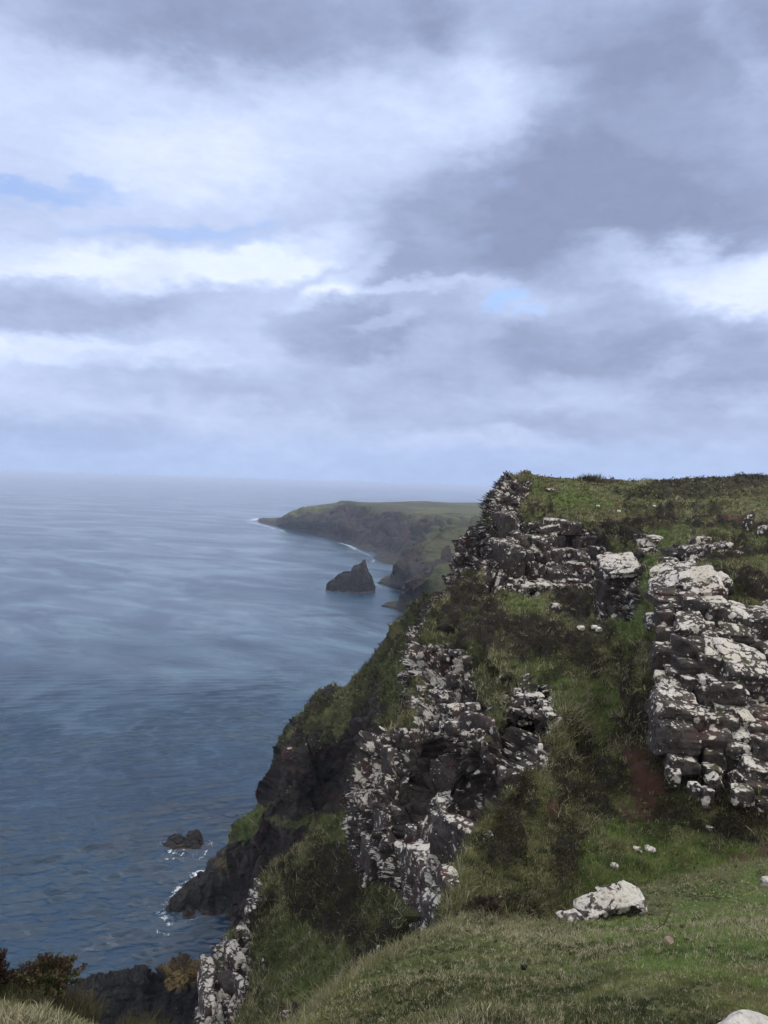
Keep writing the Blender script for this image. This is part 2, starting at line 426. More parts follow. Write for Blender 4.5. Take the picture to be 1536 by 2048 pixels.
# hillside: from behind the near knoll up past both outcrops to the plateau skyline
A_rows = [
 [(850,2000,15),(860,1950,14.5),(950,1940,15.5),(1050,1930,16.5),(1150,1920,17),(1250,1900,17),(1350,1880,17),(1450,1870,17),(1550,1850,17),(1900,1850,16)],
 [(875,1880,20),(900,1800,17.2),(960,1790,18),(1060,1770,19),(1160,1750,19.5),(1250,1740,20),(1350,1730,20.5),(1450,1720,20.5),(1550,1705,20.5),(1900,1690,20)],
 [(930,1740,24),(955,1660,21.2),(1000,1645,22),(1070,1635,22.5),(1160,1620,23.5),(1250,1620,24),(1330,1632,23.3),(1440,1640,22.6),(1550,1630,22.5),(1900,1600,22)],
 [(1030,1620,31),(1055,1545,26),(1085,1520,26.5),(1120,1510,27),(1180,1500,28),(1250,1500,27.8),(1322,1530,25.6),(1440,1530,25.2),(1550,1510,24.7),(1900,1480,24)],
 [(1080,1500,36),(1100,1432,29.5),(1130,1410,30.5),(1160,1400,31.5),(1200,1390,33),(1265,1390,32),(1325,1410,27.8),(1440,1400,27.0),(1550,1380,26.5),(1900,1350,26)],
 [(930,1380,47),(950,1302,39),(1010,1300,39.3),(1080,1300,39.5),(1160,1290,39.5),(1250,1290,38),(1325,1290,30.5),(1440,1270,29),(1550,1260,28.5),(1900,1240,28)],
 [(850,1260,58),(872,1212,50),(940,1202,50),(1020,1195,51.5),(1110,1195,51),(1225,1195,47),(1320,1180,35),(1440,1165,32.5),(1550,1185,31),(1900,1160,31)],
 [(960,1190,70),(968,1165,57),(985,1110,58.5),(1060,1110,59),(1150,1110,58.5),(1245,1115,54),(1320,1120,43),(1440,1110,39),(1550,1110,37),(1900,1100,37)],
 [(968,1110,75),(978,1055,61),(1000,1040,61.5),(1070,1045,61.5),(1150,1055,61),(1240,1062,59),(1330,1060,53),(1440,1050,50),(1550,1050,50),(1900,1040,50)],
 [(982,1060,80),(992,1000,66),(1020,1002,66),(1080,1002,67),(1160,1003,68),(1250,1003,69),(1340,1003,69),(1440,1000,69),(1550,995,69),(1900,990,69)],
 [(1008,1010,88),(1020,962,72),(1050,949,73.5),(1090,956,76),(1170,961,80),(1260,964,84),(1340,963,88),(1440,957,92),(1550,952,95),(1900,944,95)],
 [(1010,1040,120),(1030,1000,110),(1060,985,115),(1100,980,120),(1170,985,125),(1260,990,130),(1340,990,135),(1440,985,140),(1550,980,140),(1900,970,140)],
 [(1010,1050,300),(1030,1030,320),(1060,1020,330),(1100,1010,340),(1170,1010,350),(1260,1010,380),(1340,1010,400),(1440,1010,420),(1550,1010,420),(1900,1000,420)],
]
A_rows = [r_ + [(3000, r_[-1][1] + 30, r_[-1][2])] for r_ in A_rows]      # the hillside runs on beyond the view
A = sheet(A_rows, 1.9)
px, py = A.px, A.py
rockR = [(1318,1180),(1350,1140),(1440,1145),(1450,1200),(1500,1225),(1540,1215),(1700,1230),(1700,1320),(1500,1300),(1500,1400),(1700,1400),(1700,1590),(1500,1600),(1400,1570),(1340,1540),(1312,1500),(1318,1400),(1340,1300),(1318,1260)]
rockC = [(965,1150),(980,1060),(1010,1010),(1050,1035),(1200,1060),(1215,1100),(1290,1110),(1270,1240),(1190,1250),(1190,1160),(1060,1180),(975,1180)]
rockU = [(1320,1150),(1345,1095),(1400,1080),(1450,1080),(1440,1105),(1390,1130)]
aR = poly_mask(px, py, rockR, 6, 8); aC = poly_mask(px, py, rockC, 5, 6); aU = poly_mask(px, py, rockU, 5, 5)
aE = poly_mask(px, py, [(980,1060),(985,1000),(1020,955),(1060,955),(1060,985),(1030,1020),(1010,1060)], 5, 5)
aB = poly_mask(px, py, [(940,1310),(960,1290),(1005,1350),(1100,1385),(1115,1440),(1095,1530),(1050,1560),(900,1600)], 6, 8)
rock = mx(aR, aC, aU, aE, aB, poly_mask(px, py, [(1270,1075),(1310,1070),(1315,1100),(1275,1100)], 4, 4))
n_h = fbm(Q(A, .22), 4, 21).reshape(A.shape); n_h2 = fbm(Q(A, .9), 3, 25).reshape(A.shape)
hpolys = [
 [(880,1180),(960,1160),(1010,1240),(1000,1290),(930,1290),(880,1250)], [(1010,1240),(1110,1230),(1110,1300),(1060,1350),(1020,1330)],
 [(1100,1180),(1190,1160),(1200,1260),(1120,1240)], [(1140,1300),(1180,1280),(1215,1360),(1190,1380)], [(1220,1320),(1310,1260),(1320,1540),(1240,1480),(1230,1400)],
 [(1120,1510),(1200,1470),(1230,1560),(1210,1640),(1110,1640),(1090,1570)], [(960,1680),(1080,1520),(1120,1500),(1110,1560),(1060,1650),(1060,1720),(990,1760)],
 [(1110,1680),(1180,1660),(1170,1740),(1120,1760)], [(1290,1600),(1420,1610),(1560,1600),(1700,1600),(1700,1700),(1520,1700),(1420,1680),(1310,1650)],
 [(1150,1070),(1240,1020),(1400,1030),(1540,1040),(1540,1085),(1440,1075),(1350,1080),(1250,1090)], [(1440,1110),(1560,1100),(1700,1100),(1700,1240),(1460,1190)],
 [(1180,1030),(1260,1010),(1280,1040),(1200,1060)], [(1350,1120),(1440,1120),(1560,1160),(1560,1200),(1450,1200),(1440,1150)], [(900,1230),(960,1230),(960,1300),(880,1290)], [(1060,1020),(1150,1010),(1170,1040),(1060,1040)]]
heather = mx(*[poly_mask(px, py, p, 10, 16, seed=9 + i) for i, p in enumerate(hpolys)])
heather = np.clip(heather * sstep(n_h + .6 * n_h2, -0.75, -0.15) + 0.75 * sstep(n_h + .7 * n_h2, 0.30, 0.62), 0, 1)
topb = poly_mask(px, py, [(1300,990),(1900,960),(1900,935),(1420,945),(1250,985)], 6, 6)
heather = np.clip(heather + 0.75 * topb, 0, 1)
gpolys = [[(1265,1115),(1325,1110),(1320,1240),(1280,1280),(1255,1330),(1240,1260)], [(1290,1050),(1400,1060),(1380,1100),(1300,1100)], [(1000,1180),(1110,1190),(1090,1225),(1020,1230)],
 [(1060,970),(1200,985),(1240,1010),(1120,1020),(1060,1000)], [(1480,1080),(1700,1080),(1700,1140),(1490,1130)], [(1030,1330),(1100,1310),(1150,1380),(1160,1430),(1100,1420)],
 [(1180,1380),(1230,1330),(1235,1420),(1190,1500),(1170,1430)], [(1190,1650),(1330,1660),(1560,1700),(1700,1760),(1150,1790)], [(1100,1310),(1140,1350),(1120,1400)]]
green = mx(*[poly_mask(px, py, p, 12, 14, seed=31 + i) for i, p in enumerate(gpolys)])
green = green * sstep(n_h2, -0.9, 0.1) * 0.85
heather = heather * (1 - 0.9 * mx(*[poly_mask(px, py, gpolys[k], 8, 8, seed=31 + k) for k in (0, 1, 2, 3, 6, 7)]))
soil = mx(1.0 * poly_mask(px, py, [(1250,1520),(1310,1490),(1330,1560),(1310,1620),(1270,1650),(1245,1600)], 14, 26, freq=.05), 0.8 * poly_mask(px, py, [(1430,1035),(1500,1030),(1510,1050),(1450,1060)], 4, 5),
  0.8 * poly_mask(px, py, [(1450,1715),(1540,1690),(1560,1720),(1480,1735)], 4, 5), 0.8 * poly_mask(px, py, [(1090,1600),(1120,1590),(1120,1630),(1095,1630)], 4, 5))
lich = 0.30 * rock
lich = lich * (1 - .5 * aB)
set_masks(A, rock, heather * (1 - rock), green, soil, lich)
# shape: joints and ledges in the rock, humps in the heather, terracettes in the turf
f1, f2, cid = worley(Q(A, .75, 1.7), 5)
edge = sstep(f2 - f1, 0.02, 0.22)
g1, g2, gid = worley(Q(A, 1.9, 1.5), 8)
bl = ((cid - .5) * .9 + (edge - 1) * .7 + (gid - .5) * .35 + (sstep(g2 - g1, .02, .2) - 1) * .25).reshape(A.shape)
hum = worley(Q(A, .9), 15)[0].reshape(A.shape)
d = rock * (bl * 0.5 + joints(A.P.reshape(-1, 3), .7, 1.2, .8, .3, 46).reshape(A.shape))
d = d + heather * (1 - rock) * (0.55 - hum) * 1.1
d = d + (1 - rock) * (0.22 * fbm(Q(A, .45), 4, 41) + 0.05 * fbm(Q(A, 2.6), 3, 44)).reshape(A.shape)
d = d * np.clip((A.Y / 24.0), 0.4, 1.3)
d = np.where(A.Y > 100, d * 0.3, d)
displace(A, d.ravel())
oA = tag(sheet_obj('hillside_terrain', A, M_LAND), kind='structure')

# buttress face
B_rows = [
 [(885,1200,60),(872,1212,51),(905,1212,50),(930,1212,50),(960,1225,49)],
 [(850,1300,52),(836,1290,44),(880,1288,43),(920,1290,41),(962,1298,39)],
 [(850,1370,48),(832,1360,41),(890,1360,38.5),(950,1360,37),(1030,1345,36)],
 [(845,1440,46),(828,1430,37),(910,1420,34),(1000,1410,32),(1125,1410,30)],
 [(800,1470,45),(785,1452,35.5),(880,1480,31.5),(980,1480,29.5),(1110,1485,27.8)],
 [(760,1540,44),(742,1512,34),(850,1550,30.5),(950,1555,28),(1070,1560,25.6)],
 [(745,1620,42),(726,1600,33),(810,1630,29.5),(890,1640,26),(985,1650,22.2)],
 [(742,1720,40),(722,1700,31.5),(790,1730,27.5),(850,1740,23),(945,1745,19.3)],
 [(770,1790,40),(748,1765,30.5),(795,1800,26),(840,1820,21),(905,1830,17.6)],
 [(800,1880,40),(785,1850,30),(815,1880,24),(845,1900,19.5),(890,1905,16.5)],
]
B = sheet(B_rows, 1.6, dents=[(875,1520,22,90,1.8),(845,1600,20,70,1.5),(1035,1480,40,38,4.0),(930,1600,40,60,2.5),(860,1700,40,110,-1.8),(950,1500,45,60,-1.3),(900,1440,45,40,-1.0),(765,1620,28,90,-1.0)])
px, py = B.px, B.py
veg = mx(poly_mask(px, py, [(780,1350),(830,1340),(832,1440),(770,1470)], 6, 8), poly_mask(px, py, [(830,1200),(980,1200),(960,1285),(900,1270),(880,1290),(830,1290)], 6, 14),
  poly_mask(px, py, [(940,1290),(1060,1330),(1000,1400),(950,1380)], 6, 10), poly_mask(px, py, [(975,1330),(1010,1380),(1000,1470),(960,1480),(985,1400)], 5, 8), 0.9*poly_mask(px, py, [(1080,1470),(1130,1450),(1100,1560),(1010,1640),(960,1680),(1020,1570)], 6, 8),
  poly_mask(px, py, [(720,1760),(800,1780),(830,1830),(780,1900),(700,1850)], 6, 8))
rock = 1 - veg
big = fbm(Q(B, .3), 3, 61).reshape(B.shape)
lich = 0.10 + 0.20 * sstep(big, -0.2, 0.6)
lich += 0.30 * poly_mask(px, py, [(830,1290),(960,1290),(900,1420),(1000,1440),(930,1500),(830,1450)], 15, 15)
lich += 0.25 * poly_mask(px, py, [(1000,1370),(1110,1390),(1110,1440),(1000,1440)], 10, 10)
lich += 0.40 * poly_mask(px, py, [(830,1640),(900,1600),(950,1740),(890,1850),(830,1870)], 15, 15)
lich += 0.15 * poly_mask(px, py, [(720,1560),(760,1520),(780,1640),(770,1760),(720,1740)], 10, 10)
lich -= 0.45 * poly_mask(px, py, [(1000,1440),(1075,1440),(1070,1510),(1000,1510)], 8, 8)
lich -= 0.25 * poly_mask(px, py, [(850,1470),(890,1480),(900,1560),(840,1620),(780,1650),(840,1560)], 10, 10)
set_masks(B, rock, veg * .6, veg * .3, None, lich * rock)
# columns on the face: narrow upright joints plus knobbly blocks
qc = B.P.reshape(-1, 3) * np.array([.55, .55, .20]); qc = qc + 0.25 * np.stack([fbm(Q(B, .5), 3, 63), fbm(Q(B, .5), 3, 64), 0 * qc[:, 0]], 1)
f1, f2, cid = worley(qc, 71); g1, g2, gid = worley(Q(B, 1.5, 1.5), 74); k1, k2, kid = worley(Q(B, 3.6, 1.4), 79)
d = joints(B.P.reshape(-1, 3), .62, 1.1, .65, .30, 76) + (cid - .5) * .8 + (sstep(f2 - f1, .02, .18) - 1) * .25 + (gid - .5) * .35 + (sstep(g2 - g1, .02, .2) - 1) * .12 + (kid - .5) * .10 + (sstep(k2 - k1, .02, .25) - 1) * .07
d = d.reshape(B.shape) * rock + veg * 0.3 * fbm(Q(B, 1.0), 4, 77).reshape(B.shape)
displace(B, (d * np.clip(B.Y / 32, .5, 1.2)).ravel(), steep=True)
oB = tag(sheet_obj('rocky_buttress', B, M_LAND, smooth=False), 'steep dark rock buttress mottled with white lichen dropping left of the grassy gully', 'rock buttress')

# lower slope under the buttress, ending left in the pale rib
N_rows = [
 [(520,1830,75),(512,1785,52),(545,1745,53),(590,1700,54),(640,1655,54),(700,1615,50),(770,1600,44),(880,1600,38)],
 [(510,1880,70),(488,1845,47),(530,1820,48),(590,1790,48),(650,1760,46),(715,1730,42),(780,1720,38),(880,1710,34)],
 [(470,1950,66),(448,1890,43),(500,1880,44),(580,1860,44),(650,1840,41.5),(720,1820,37),(790,1800,32),(880,1800,28)],
 [(440,2010,62),(418,1965,40),(470,1950,40),(550,1940,39),(640,1920,36),(720,1900,31),(790,1880,27),(880,1880,23)],
 [(420,2100,58),(402,2040,37),(460,2040,36),(540,2030,34),(630,2000,31),(710,1980,27),(790,1960,23),(880,1960,19)],
 [(420,2300,52),(398,2200,33),(450,2200,31),(530,2180,29),(620,2150,26),(700,2120,22),(790,2090,19),(880,2060,16)],
]
Nn = sheet(N_rows, 1.9, dents=[(600,1930,60,25,1.5),(700,1840,60,50,1.5)])
px, py = Nn.px, Nn.py
rib = poly_mask(px, py, [(380,2200),(395,2030),(418,1955),(450,1890),(480,1840),(505,1860),(505,1940),(495,2000),(470,2060),(450,2200)], 6, 9)
rocks2 = mx(poly_mask(px, py, [(480,1780),(520,1760),(525,1800),(490,1860)], 5, 5), .8 * poly_mask(px, py, [(590,2010),(620,2010),(610,2048),(560,2048)], 4, 5), .8*poly_mask(px,py,[(520,1920),(535,1915),(535,1950),(520,1950)],3,3))
rock = mx(rib, rocks2)
nh = fbm(Q(Nn, .16), 4, 81).reshape(Nn.shape); nh2 = fbm(Q(Nn, .6), 3, 84).reshape(Nn.shape)
green = mx(poly_mask(px, py, [(560,1830),(640,1860),(700,1920),(680,2000),(600,2040),(560,1980)], 16, 16), poly_mask(px, py, [(500,1900),(560,1840),(580,1900),(540,2000)], 10, 12) * .7, poly_mask(px, py, [(640,1640),(720,1620),(730,1680),(650,1690)], 10, 12) * .5, poly_mask(px,py,[(770,1760),(830,1790),(800,1830),(770,1800)],5,6))
heather = np.clip(sstep(nh + .5 * nh2, -0.15, 0.35) * .9 + mx(poly_mask(px, py, [(620,1700),(720,1700),(740,1860),(800,1900),(760,1960),(700,1900),(600,1870),(560,1760)], 12, 16)), 0, 1) * (1 - .8 * green)
set_masks(Nn, rock, heather * (1 - rock), green * .45, None, 0.40 * rib + 0.1)
qc = Nn.P.reshape(-1, 3) * np.array([.6, .6, .3])
f1, f2, cid = worley(qc, 91); g1, g2, gid = worley(Q(Nn, 1.8, 1.2), 94)
d = rock * (joints(Nn.P.reshape(-1, 3), .6, 1.0, .45, .2, 96) + (cid - .5) * .7 + (sstep(f2 - f1, .02, .2) - 1) * .4 + (gid - .5) * .4 + (sstep(g2 - g1, .02, .2) - 1) * .3).reshape(Nn.shape)
hum = worley(Q(Nn, .6), 95)[0].reshape(Nn.shape)
d = d + (1 - rock) * (0.55 * fbm(Q(Nn, .3), 4, 97).reshape(Nn.shape) + heather * (0.55 - hum) * 1.0 + .12 * fbm(Q(Nn, 1.7), 3, 99).reshape(Nn.shape))
displace(Nn, d.ravel(), steep=True)
oN = tag(sheet_obj('lower_slope_terrain', Nn, M_LAND), kind='structure')

# far ridge beyond the central outcrop
E_rows = [
 [(940,1085,110),(920,1079,88),(936,1063,89),(955,1055,90),(1010,1045,92)],
 [(935,1120,105),(917,1108,83),(936,1100,84),(955,1095,84),(1010,1090,84)],
 [(935,1160,100),(917,1150,78),(935,1145,76),(960,1150,72),(1010,1150,70)],
 [(912,1200,95),(896,1185,72),(915,1190,68),(950,1195,62),(1010,1195,60)],
 [(880,1260,90),(858,1232,68),(890,1240,60),(950,1250,56),(1010,1250,54)],
 [(850,1350,85),(835,1300,64),(870,1310,56),(940,1310,50),(1000,1310,48)],
]
E = sheet(E_rows, 1.8)
px, py = E.px, E.py
eg = poly_mask(px, py, [(925,1150),(1020,1140),(1020,1350),(820,1350),(880,1215)], 8, 12)
set_masks(E, 1 - .85 * eg, eg * .5, None, None, .10 * (1 - eg) + .06)
f1, f2, cid = worley(E.P.reshape(-1, 3) * np.array([.5, .5, .25]), 101); g1, g2, gid = worley(Q(E, 1.1, 1.3), 104)
d = (joints(E.P.reshape(-1, 3), .45, .7, .6, .3, 106) + (cid - .5) * .8 + (sstep(f2 - f1, .02, .2) - 1) * .5 + (gid - .5) * .6).reshape(E.shape) * (1 - .7 * eg)
displace(E, d.ravel(), steep=True)
oE = tag(sheet_obj('rocky_crag', E, M_LAND, smooth=False), 'grey crag behind the central outcrop, overlooking the distant headland', 'crag')

# big vegetated cliff falling to the sea
L = [(862,1192,102),(822,1234,108),(764,1290,114),(706,1370,118),(648,1392,122),(602,1432,124),(562,1482,126),(547,1560,128),(514,1618,132),(472,1652,138),(457,1700,143),(468,1760,150),(478,1845,160),(470,1915,163)]
Rr = [(980,1200,84),(940,1290,82),(900,1360,82),(860,1430,83),(850,1480,84),(830,1520,86),(810,1560,88),(800,1620,91),(790,1680,95),(780,1740,101),(760,1800,108),(740,1850,117),(720,1910,128),(700,1980,140)]
M_rows = []
for l, r in zip(L, Rr):
    row = [(l[0] + 22, l[1] + 30, l[2] * 1.25), l]
    for k in (0.16, 0.36, 0.66): row.append(tuple(l[j] + (r[j] - l[j]) * k for j in range(3)))
    row.append(r); M_rows.append(row)
Mm = sheet(M_rows, 2.0, dents=[(675,1540,38,60,9), (640,1600,40,60,6), (590,1560,26,90,-6), (740,1450,30,90,-5), (545,1700,20,60,5)])
px, py = Mm.px, Mm.py
nh = fbm(Q(Mm, .05, .7), 4, 111).reshape(Mm.shape); nh2 = fbm(Q(Mm, .25, .6), 4, 114).reshape(Mm.shape)
rock = sstep(nh + .5 * nh2, 0.0, 0.5)
rock = mx(rock, poly_mask(px, py, [(640,1480),(720,1480),(720,1600),(640,1640),(600,1620)], 15, 20), .8 * poly_mask(px, py, [(545,1490),(600,1430),(640,1500),(600,1640),(520,1650),(530,1580)], 15, 20), poly_mask(px, py, [(455,1700),(520,1640),(620,1680),(600,1760),(480,1860),(440,1860)], 12, 15))
green = mx(.7 * poly_mask(px, py, [(465,1660),(510,1612),(520,1650),(480,1700)], 5, 5), .5 * poly_mask(px, py, [(760,1330),(830,1300),(830,1400),(770,1430)], 15, 15), .4 * sstep(nh2, .2, .6) )
rock = rock * (1 - poly_mask(px, py, [(465,1660),(510,1612),(525,1650),(480,1700)], 4, 4)); rock = rock * (1 - .8 * poly_mask(px, py, [(770,1290),(850,1240),(830,1400),(760,1430)], 15, 15))
lch = .0 + .14 * poly_mask(px, py, [(700,1360),(762,1290),(820,1300),(720,1400),(600,1460),(600,1430)], 12, 20) + .05 * sstep(nh2, .3, .8)
lch = lch * (1 - .8 * poly_mask(px, py, [(640,1480),(740,1480),(730,1620),(620,1660),(590,1620)], 15, 15))
set_masks(Mm, rock, sstep(nh2, -.3, .3) * .8 * (1 - green), green, None, lch)
f1, f2, cid = worley(Mm.P.reshape(-1, 3) * np.array([.16, .16, .09]), 121); g1, g2, gid = worley(Q(Mm, .55, .8), 124)
bl = (joints(Mm.P.reshape(-1, 3), .16, .25, 1.3, .6, 126) + (cid - .5) * 2.0 + (sstep(f2 - f1, .02, .25) - 1) * .7 + (gid - .5) * 1.1 + (sstep(g2 - g1, .02, .25) - 1) * .6).reshape(Mm.shape)
d = bl * (.35 + .65 * rock) + 1.0 * fbm(Q(Mm, .1), 4, 127).reshape(Mm.shape) + .35 * fbm(Q(Mm, .8), 3, 129).reshape(Mm.shape)
displace(Mm, d.ravel(), steep=True)
oM = tag(sheet_obj('sea_cliff_terrain', Mm, M_CLIFF), kind='structure')

# near knoll the photographer stands on
fx = [-1600, -500, -150, 0, 130, 260, 400, 560, 640, 720, 830, 930, 1110, 1250, 1400, 1536, 1900, 3300]
fe = [1965, 1995, 2004, 2012, 2034, 2095, 2125, 2080, 2010, 1940, 1880, 1836, 1846, 1790, 1745, 1722, 1690, 1730]
fY = [6, 6, 6, 6, 6.2, 6.6, 7, 7.6, 8.4, 9.5, 11, 12.5, 13.2, 15.5, 17.5, 18.5, 19, 19]
F_rows = []
F_rows.append([(x, e + 900, 1.35) for x, e in zip(fx, fe)])
F_rows.append([(x, 2480 + (e - 1900) * .25, 2.3) for x, e in zip(fx, fe)])
F_rows.append([(x, e + (2200 - e) * .6 + 60, 2.9 + (y - 6) * .09) for x, e, y in zip(fx, fe, fY)])
F_rows.append([(x, e + (2200 - e) * .38, 3.9 + (y - 6) * .26) for x, e, y in zip(fx, fe, fY)])
F_rows.append([(x, e + (2200 - e) * .16, y * .80 - .25) for x, e, y in zip(fx, fe, fY)])
F_rows.append([(x, e, y) for x, e, y in zip(fx, fe, fY)])
F_rows.append([(x, e + 45, y + .9) for x, e, y in zip(fx, fe, fY)])
F_rows.append([(x, e + 260, y + 2.0) for x, e, y in zip(fx, fe, fY)])
Fs = sheet(F_rows, 2.4, maxsub=170)
px, py = Fs.px, Fs.py
n1_ = fbm(Q(Fs, .5), 4, 131).reshape(Fs.shape); n2_ = fbm(Q(Fs, 1.9), 3, 134).reshape(Fs.shape)
green = mx(poly_mask(px, py, [(1130,1800),(1600,1740),(1900,1740),(1900,2048),(1300,2048),(1250,1950),(1150,1890)], 40, 40), .35 + 0 * px) * sstep(n1_ + .5 * n2_, -.7, .5)
soilF = .7 * mx(poly_mask(px, py, [(500,2010),(640,1990),(620,2048),(480,2048)], 8, 10), poly_mask(px, py, [(560,1985),(620,1965),(640,2000),(590,2030)], 5, 6))
heF = np.clip(sstep(n1_ + .6 * n2_, .45, .85) * .15 + mx(.8 * poly_mask(px, py, [(930,1800),(1010,1790),(1010,1850),(930,1850)], 6, 8), poly_mask(px, py, [(-600,1960),(150,1960),(160,2010),(-600,2010)], 10, 10)), 0, 1)
set_masks(Fs, None, heF, green, soilF, None)
d = 0.10 * fbm(Q(Fs, .9), 4, 137) + .035 * fbm(Q(Fs, 4.5), 3, 139)
hollow = -.25 * np.exp(-(((px - 1240) / 60) ** 2 + ((py - 1985) / 40) ** 2)).ravel() * 0
displace(Fs, (d.reshape(Fs.shape) * np.clip(Fs.Y / 5, .15, 1)).ravel())
oF = tag(sheet_obj('knoll_ground', Fs, M_LANDN), kind='structure')

# ------------------------------------------------------------------ shoreline rocks and the distant coast
def hrow(pts):   # (px, py, height above sea) -> (px, py, Y)
    return [(x, y, float(at_h(x, y, h))) for x, y, h in pts]
# rock ridge running into the sea under the big cliff
G_rows = [
 hrow([(330,1812,-1),(345,1790,-1),(375,1765,-1),(405,1738,-1),(430,1712,-1),(460,1690,-1),(520,1680,-1)]),
 hrow([(333,1818,.8),(350,1797,3),(378,1774,4.5),(406,1750,6.5),(430,1724,9.5),(455,1704,12),(530,1700,16)]),
 hrow([(338,1826,.5),(362,1812,2.0),(388,1795,3.5),(412,1778,5),(435,1765,7),(460,1750,9),(530,1750,12)]),
 hrow([(337,1834,-1),(368,1836,-1),(398,1832,-1),(420,1838,-1),(445,1845,-1),(475,1860,-1),(530,1870,-1)]),
]
G = sheet(G_rows, 1.6)
nn = fbm(Q(G, .12), 3, 151).reshape(G.shape)
set_masks(G, 1 - .9 * poly_mask(G.px, G.py, [(430,1705),(470,1695),(490,1730),(450,1745)], 5, 6), sstep(nn, -.2, .4), .4 + 0 * nn, None, 0 * nn)
f1, f2, cid = worley(Q(G, .3, .8), 153); g1, g2, gid = worley(Q(G, .9), 154)
displace(G, (cid - .5) * 1.6 + (sstep(f2 - f1, .02, .25) - 1) * .9 + (gid - .5) * .6)
oG = tag(sheet_obj('rock_promontory', G, None or M_CLIFF, smooth=False), 'low black rock ridge running down into the sea under the cliff, surf at its tip', 'rock ridge')

Lr = [(60,1990,0),(130,1985,3),(175,1968,7),(215,1960,9),(262,1950,11),(285,1948,12),(303,1970,7),(330,1940,11),(362,1921,14),(395,1938,12),(425,1925,15),(480,1930,18),(560,1950,20)]
L_rows = [
 hrow([(x, y - 5 if h > 3 else y - 2, -1) if False else (x, 1975 + (x - 60) * .01, -1) for x, y, h in Lr]),
 hrow(Lr),
 hrow([(x, y + 35, max(h - 1.5, .5)) for x, y, h in Lr]),
 hrow([(x, y + 85, max(h * .55, .3)) for x, y, h in Lr]),
 hrow([(x, y + 210, -1) for x, y, h in Lr]),
]
Ls = sheet(L_rows, 1.8)
f1, f2, cid = worley(Q(Ls, .35, 1.3), 161); g1, g2, gid = worley(Q(Ls, 1.0), 164)
displace(Ls, (cid - .5) * 1.5 + (sstep(f2 - f1, .02, .25) - 1) * 1.0 + (gid - .5) * .7 + (sstep(g2 - g1, .02, .25) - 1) * .5)
z = np.zeros(Ls.shape)
Ls.A['lichen'] = z
Ls.A['orange'] = mx(poly_mask(Ls.px, Ls.py, [(325,1960),(345,1925),(365,1915),(400,1938),(385,1968),(350,1985)], 9, 12), .35 * poly_mask(Ls.px, Ls.py, [(385,1960),(420,1935),(425,1960),(400,1975)], 6, 8))
def shore_material(name, scale):
    m, n, b, _ = new_mat(name)
    geo = n.new('ShaderNodeNewGeometry'); P = geo.outputs['Position']; pz = n.sep(P)[2]
    c1 = n.noise(P, .5 * scale, 5, .6); c2 = n.noise(P, 3 * scale, 5, .65)
    col = n.mix(n.ramp(c1, .35, .65), (0.006, 0.006, 0.007, 1), (0.018, 0.017, 0.016, 1))
    col = n.mix(n.ramp(c2, .55, .75, 0, .5), col, (0.032, 0.029, 0.026, 1))
    og = n.math('MULTIPLY', n.attr('orange').outputs['Fac'], n.ramp(c2, .38, .55))
    col = n.mix(og, col, n.mix(c2, (0.060, 0.050, 0.022, 1), (0.20, 0.13, 0.035, 1)))
    # brown weed band just above the water
    wl = n.math('MULTIPLY', n.ramp(n.math('ADD', pz, n.math('MULTIPLY', c1, 1.0)), 1.0, 1.7, 1.0, 0.0), .7)
    col = n.mix(wl, col, (0.060, 0.040, 0.026, 1))
    n.link(col, b.inputs['Base Color']); n.put(b.inputs['Roughness'], n.ramp(pz, .3, 3, .45, .9))
    bump(n, b, n.math('ADD', n.math('MULTIPLY', c1, .5 / scale), n.math('MULTIPLY', c2, .15 / scale)))
    return m
M_SHORE = shore_material('shore_basalt', 1.0)
M_SHOREF = shore_material('shore_basalt_far', .25)
oL = tag(sheet_obj('shore_rocks', Ls, M_SHORE, smooth=False), 'jagged black shore rocks at the cliff foot, one hump crusted with orange lichen', 'shore rock')
oG.data.materials[0] = M_SHORE
oG.data.attributes.new('orange', 'FLOAT', 'POINT').data.foreach_set('value', (.35 * poly_mask(G.px, G.py, [(425,1722),(455,1700),(490,1705),(480,1730),(440,1745)], 6, 6)).astype(np.float32).ravel())

# distant headland
cols = [ # w, toe, mid, edge, plateau, back
 [(505,1043,-2),(512,1041,1),(515,1040,2),(519,1038,3),(530,1036,3),(540,1041,-2)],
 [(540,1053,-2),(545,1050,2),(550,1046,4),(552,1040,6),(562,1036,5),(570,1040,-2)],
 [(564,1058,-2),(569,1053,2),(571,1046,14),(577,1027,33),(586,1022,33),(592,1032,0)],
 [(600,1067,-2),(605,1059,3),(606,1042,24),(610,1016,44),(620,1013,44),(626,1030,0)],
 [(650,1077,-2),(652,1067,4),(654,1042,28),(658,1011,51),(668,1007,51),(672,1030,0)],
 [(682,1086,-2),(683,1076,4),(684,1048,30),(687,1003,61),(702,1005,58),(705,1030,0)],
 [(710,1098,-2),(716,1087,4),(722,1055,28),(735,1015,57),(748,1005,59),(750,1030,0)],
 [(733,1107,-2),(744,1096,4),(752,1062,26),(776,1023,55),(792,1004,60),(795,1030,0)],
 [(748,1115,-2),(774,1101,4),(788,1070,26),(820,1030,52),(840,1002,61),(840,1030,0)],
 [(745,1124,-2),(796,1116,4),(828,1082,28),(878,1034,53),(895,1005,60),(900,1030,0)],
 [(800,1138,-2),(830,1128,4),(870,1085,32),(925,1036,54),(940,1005,60),(950,1030,0)],
 [(900,1155,-2),(940,1130,4),(970,1085,32),(1010,1036,54),(1010,1006,60),(1020,1030,0)],
]
D = sheet(np.swapaxes(np.array([hrow(c) for c in cols]), 0, 1), 1.2)
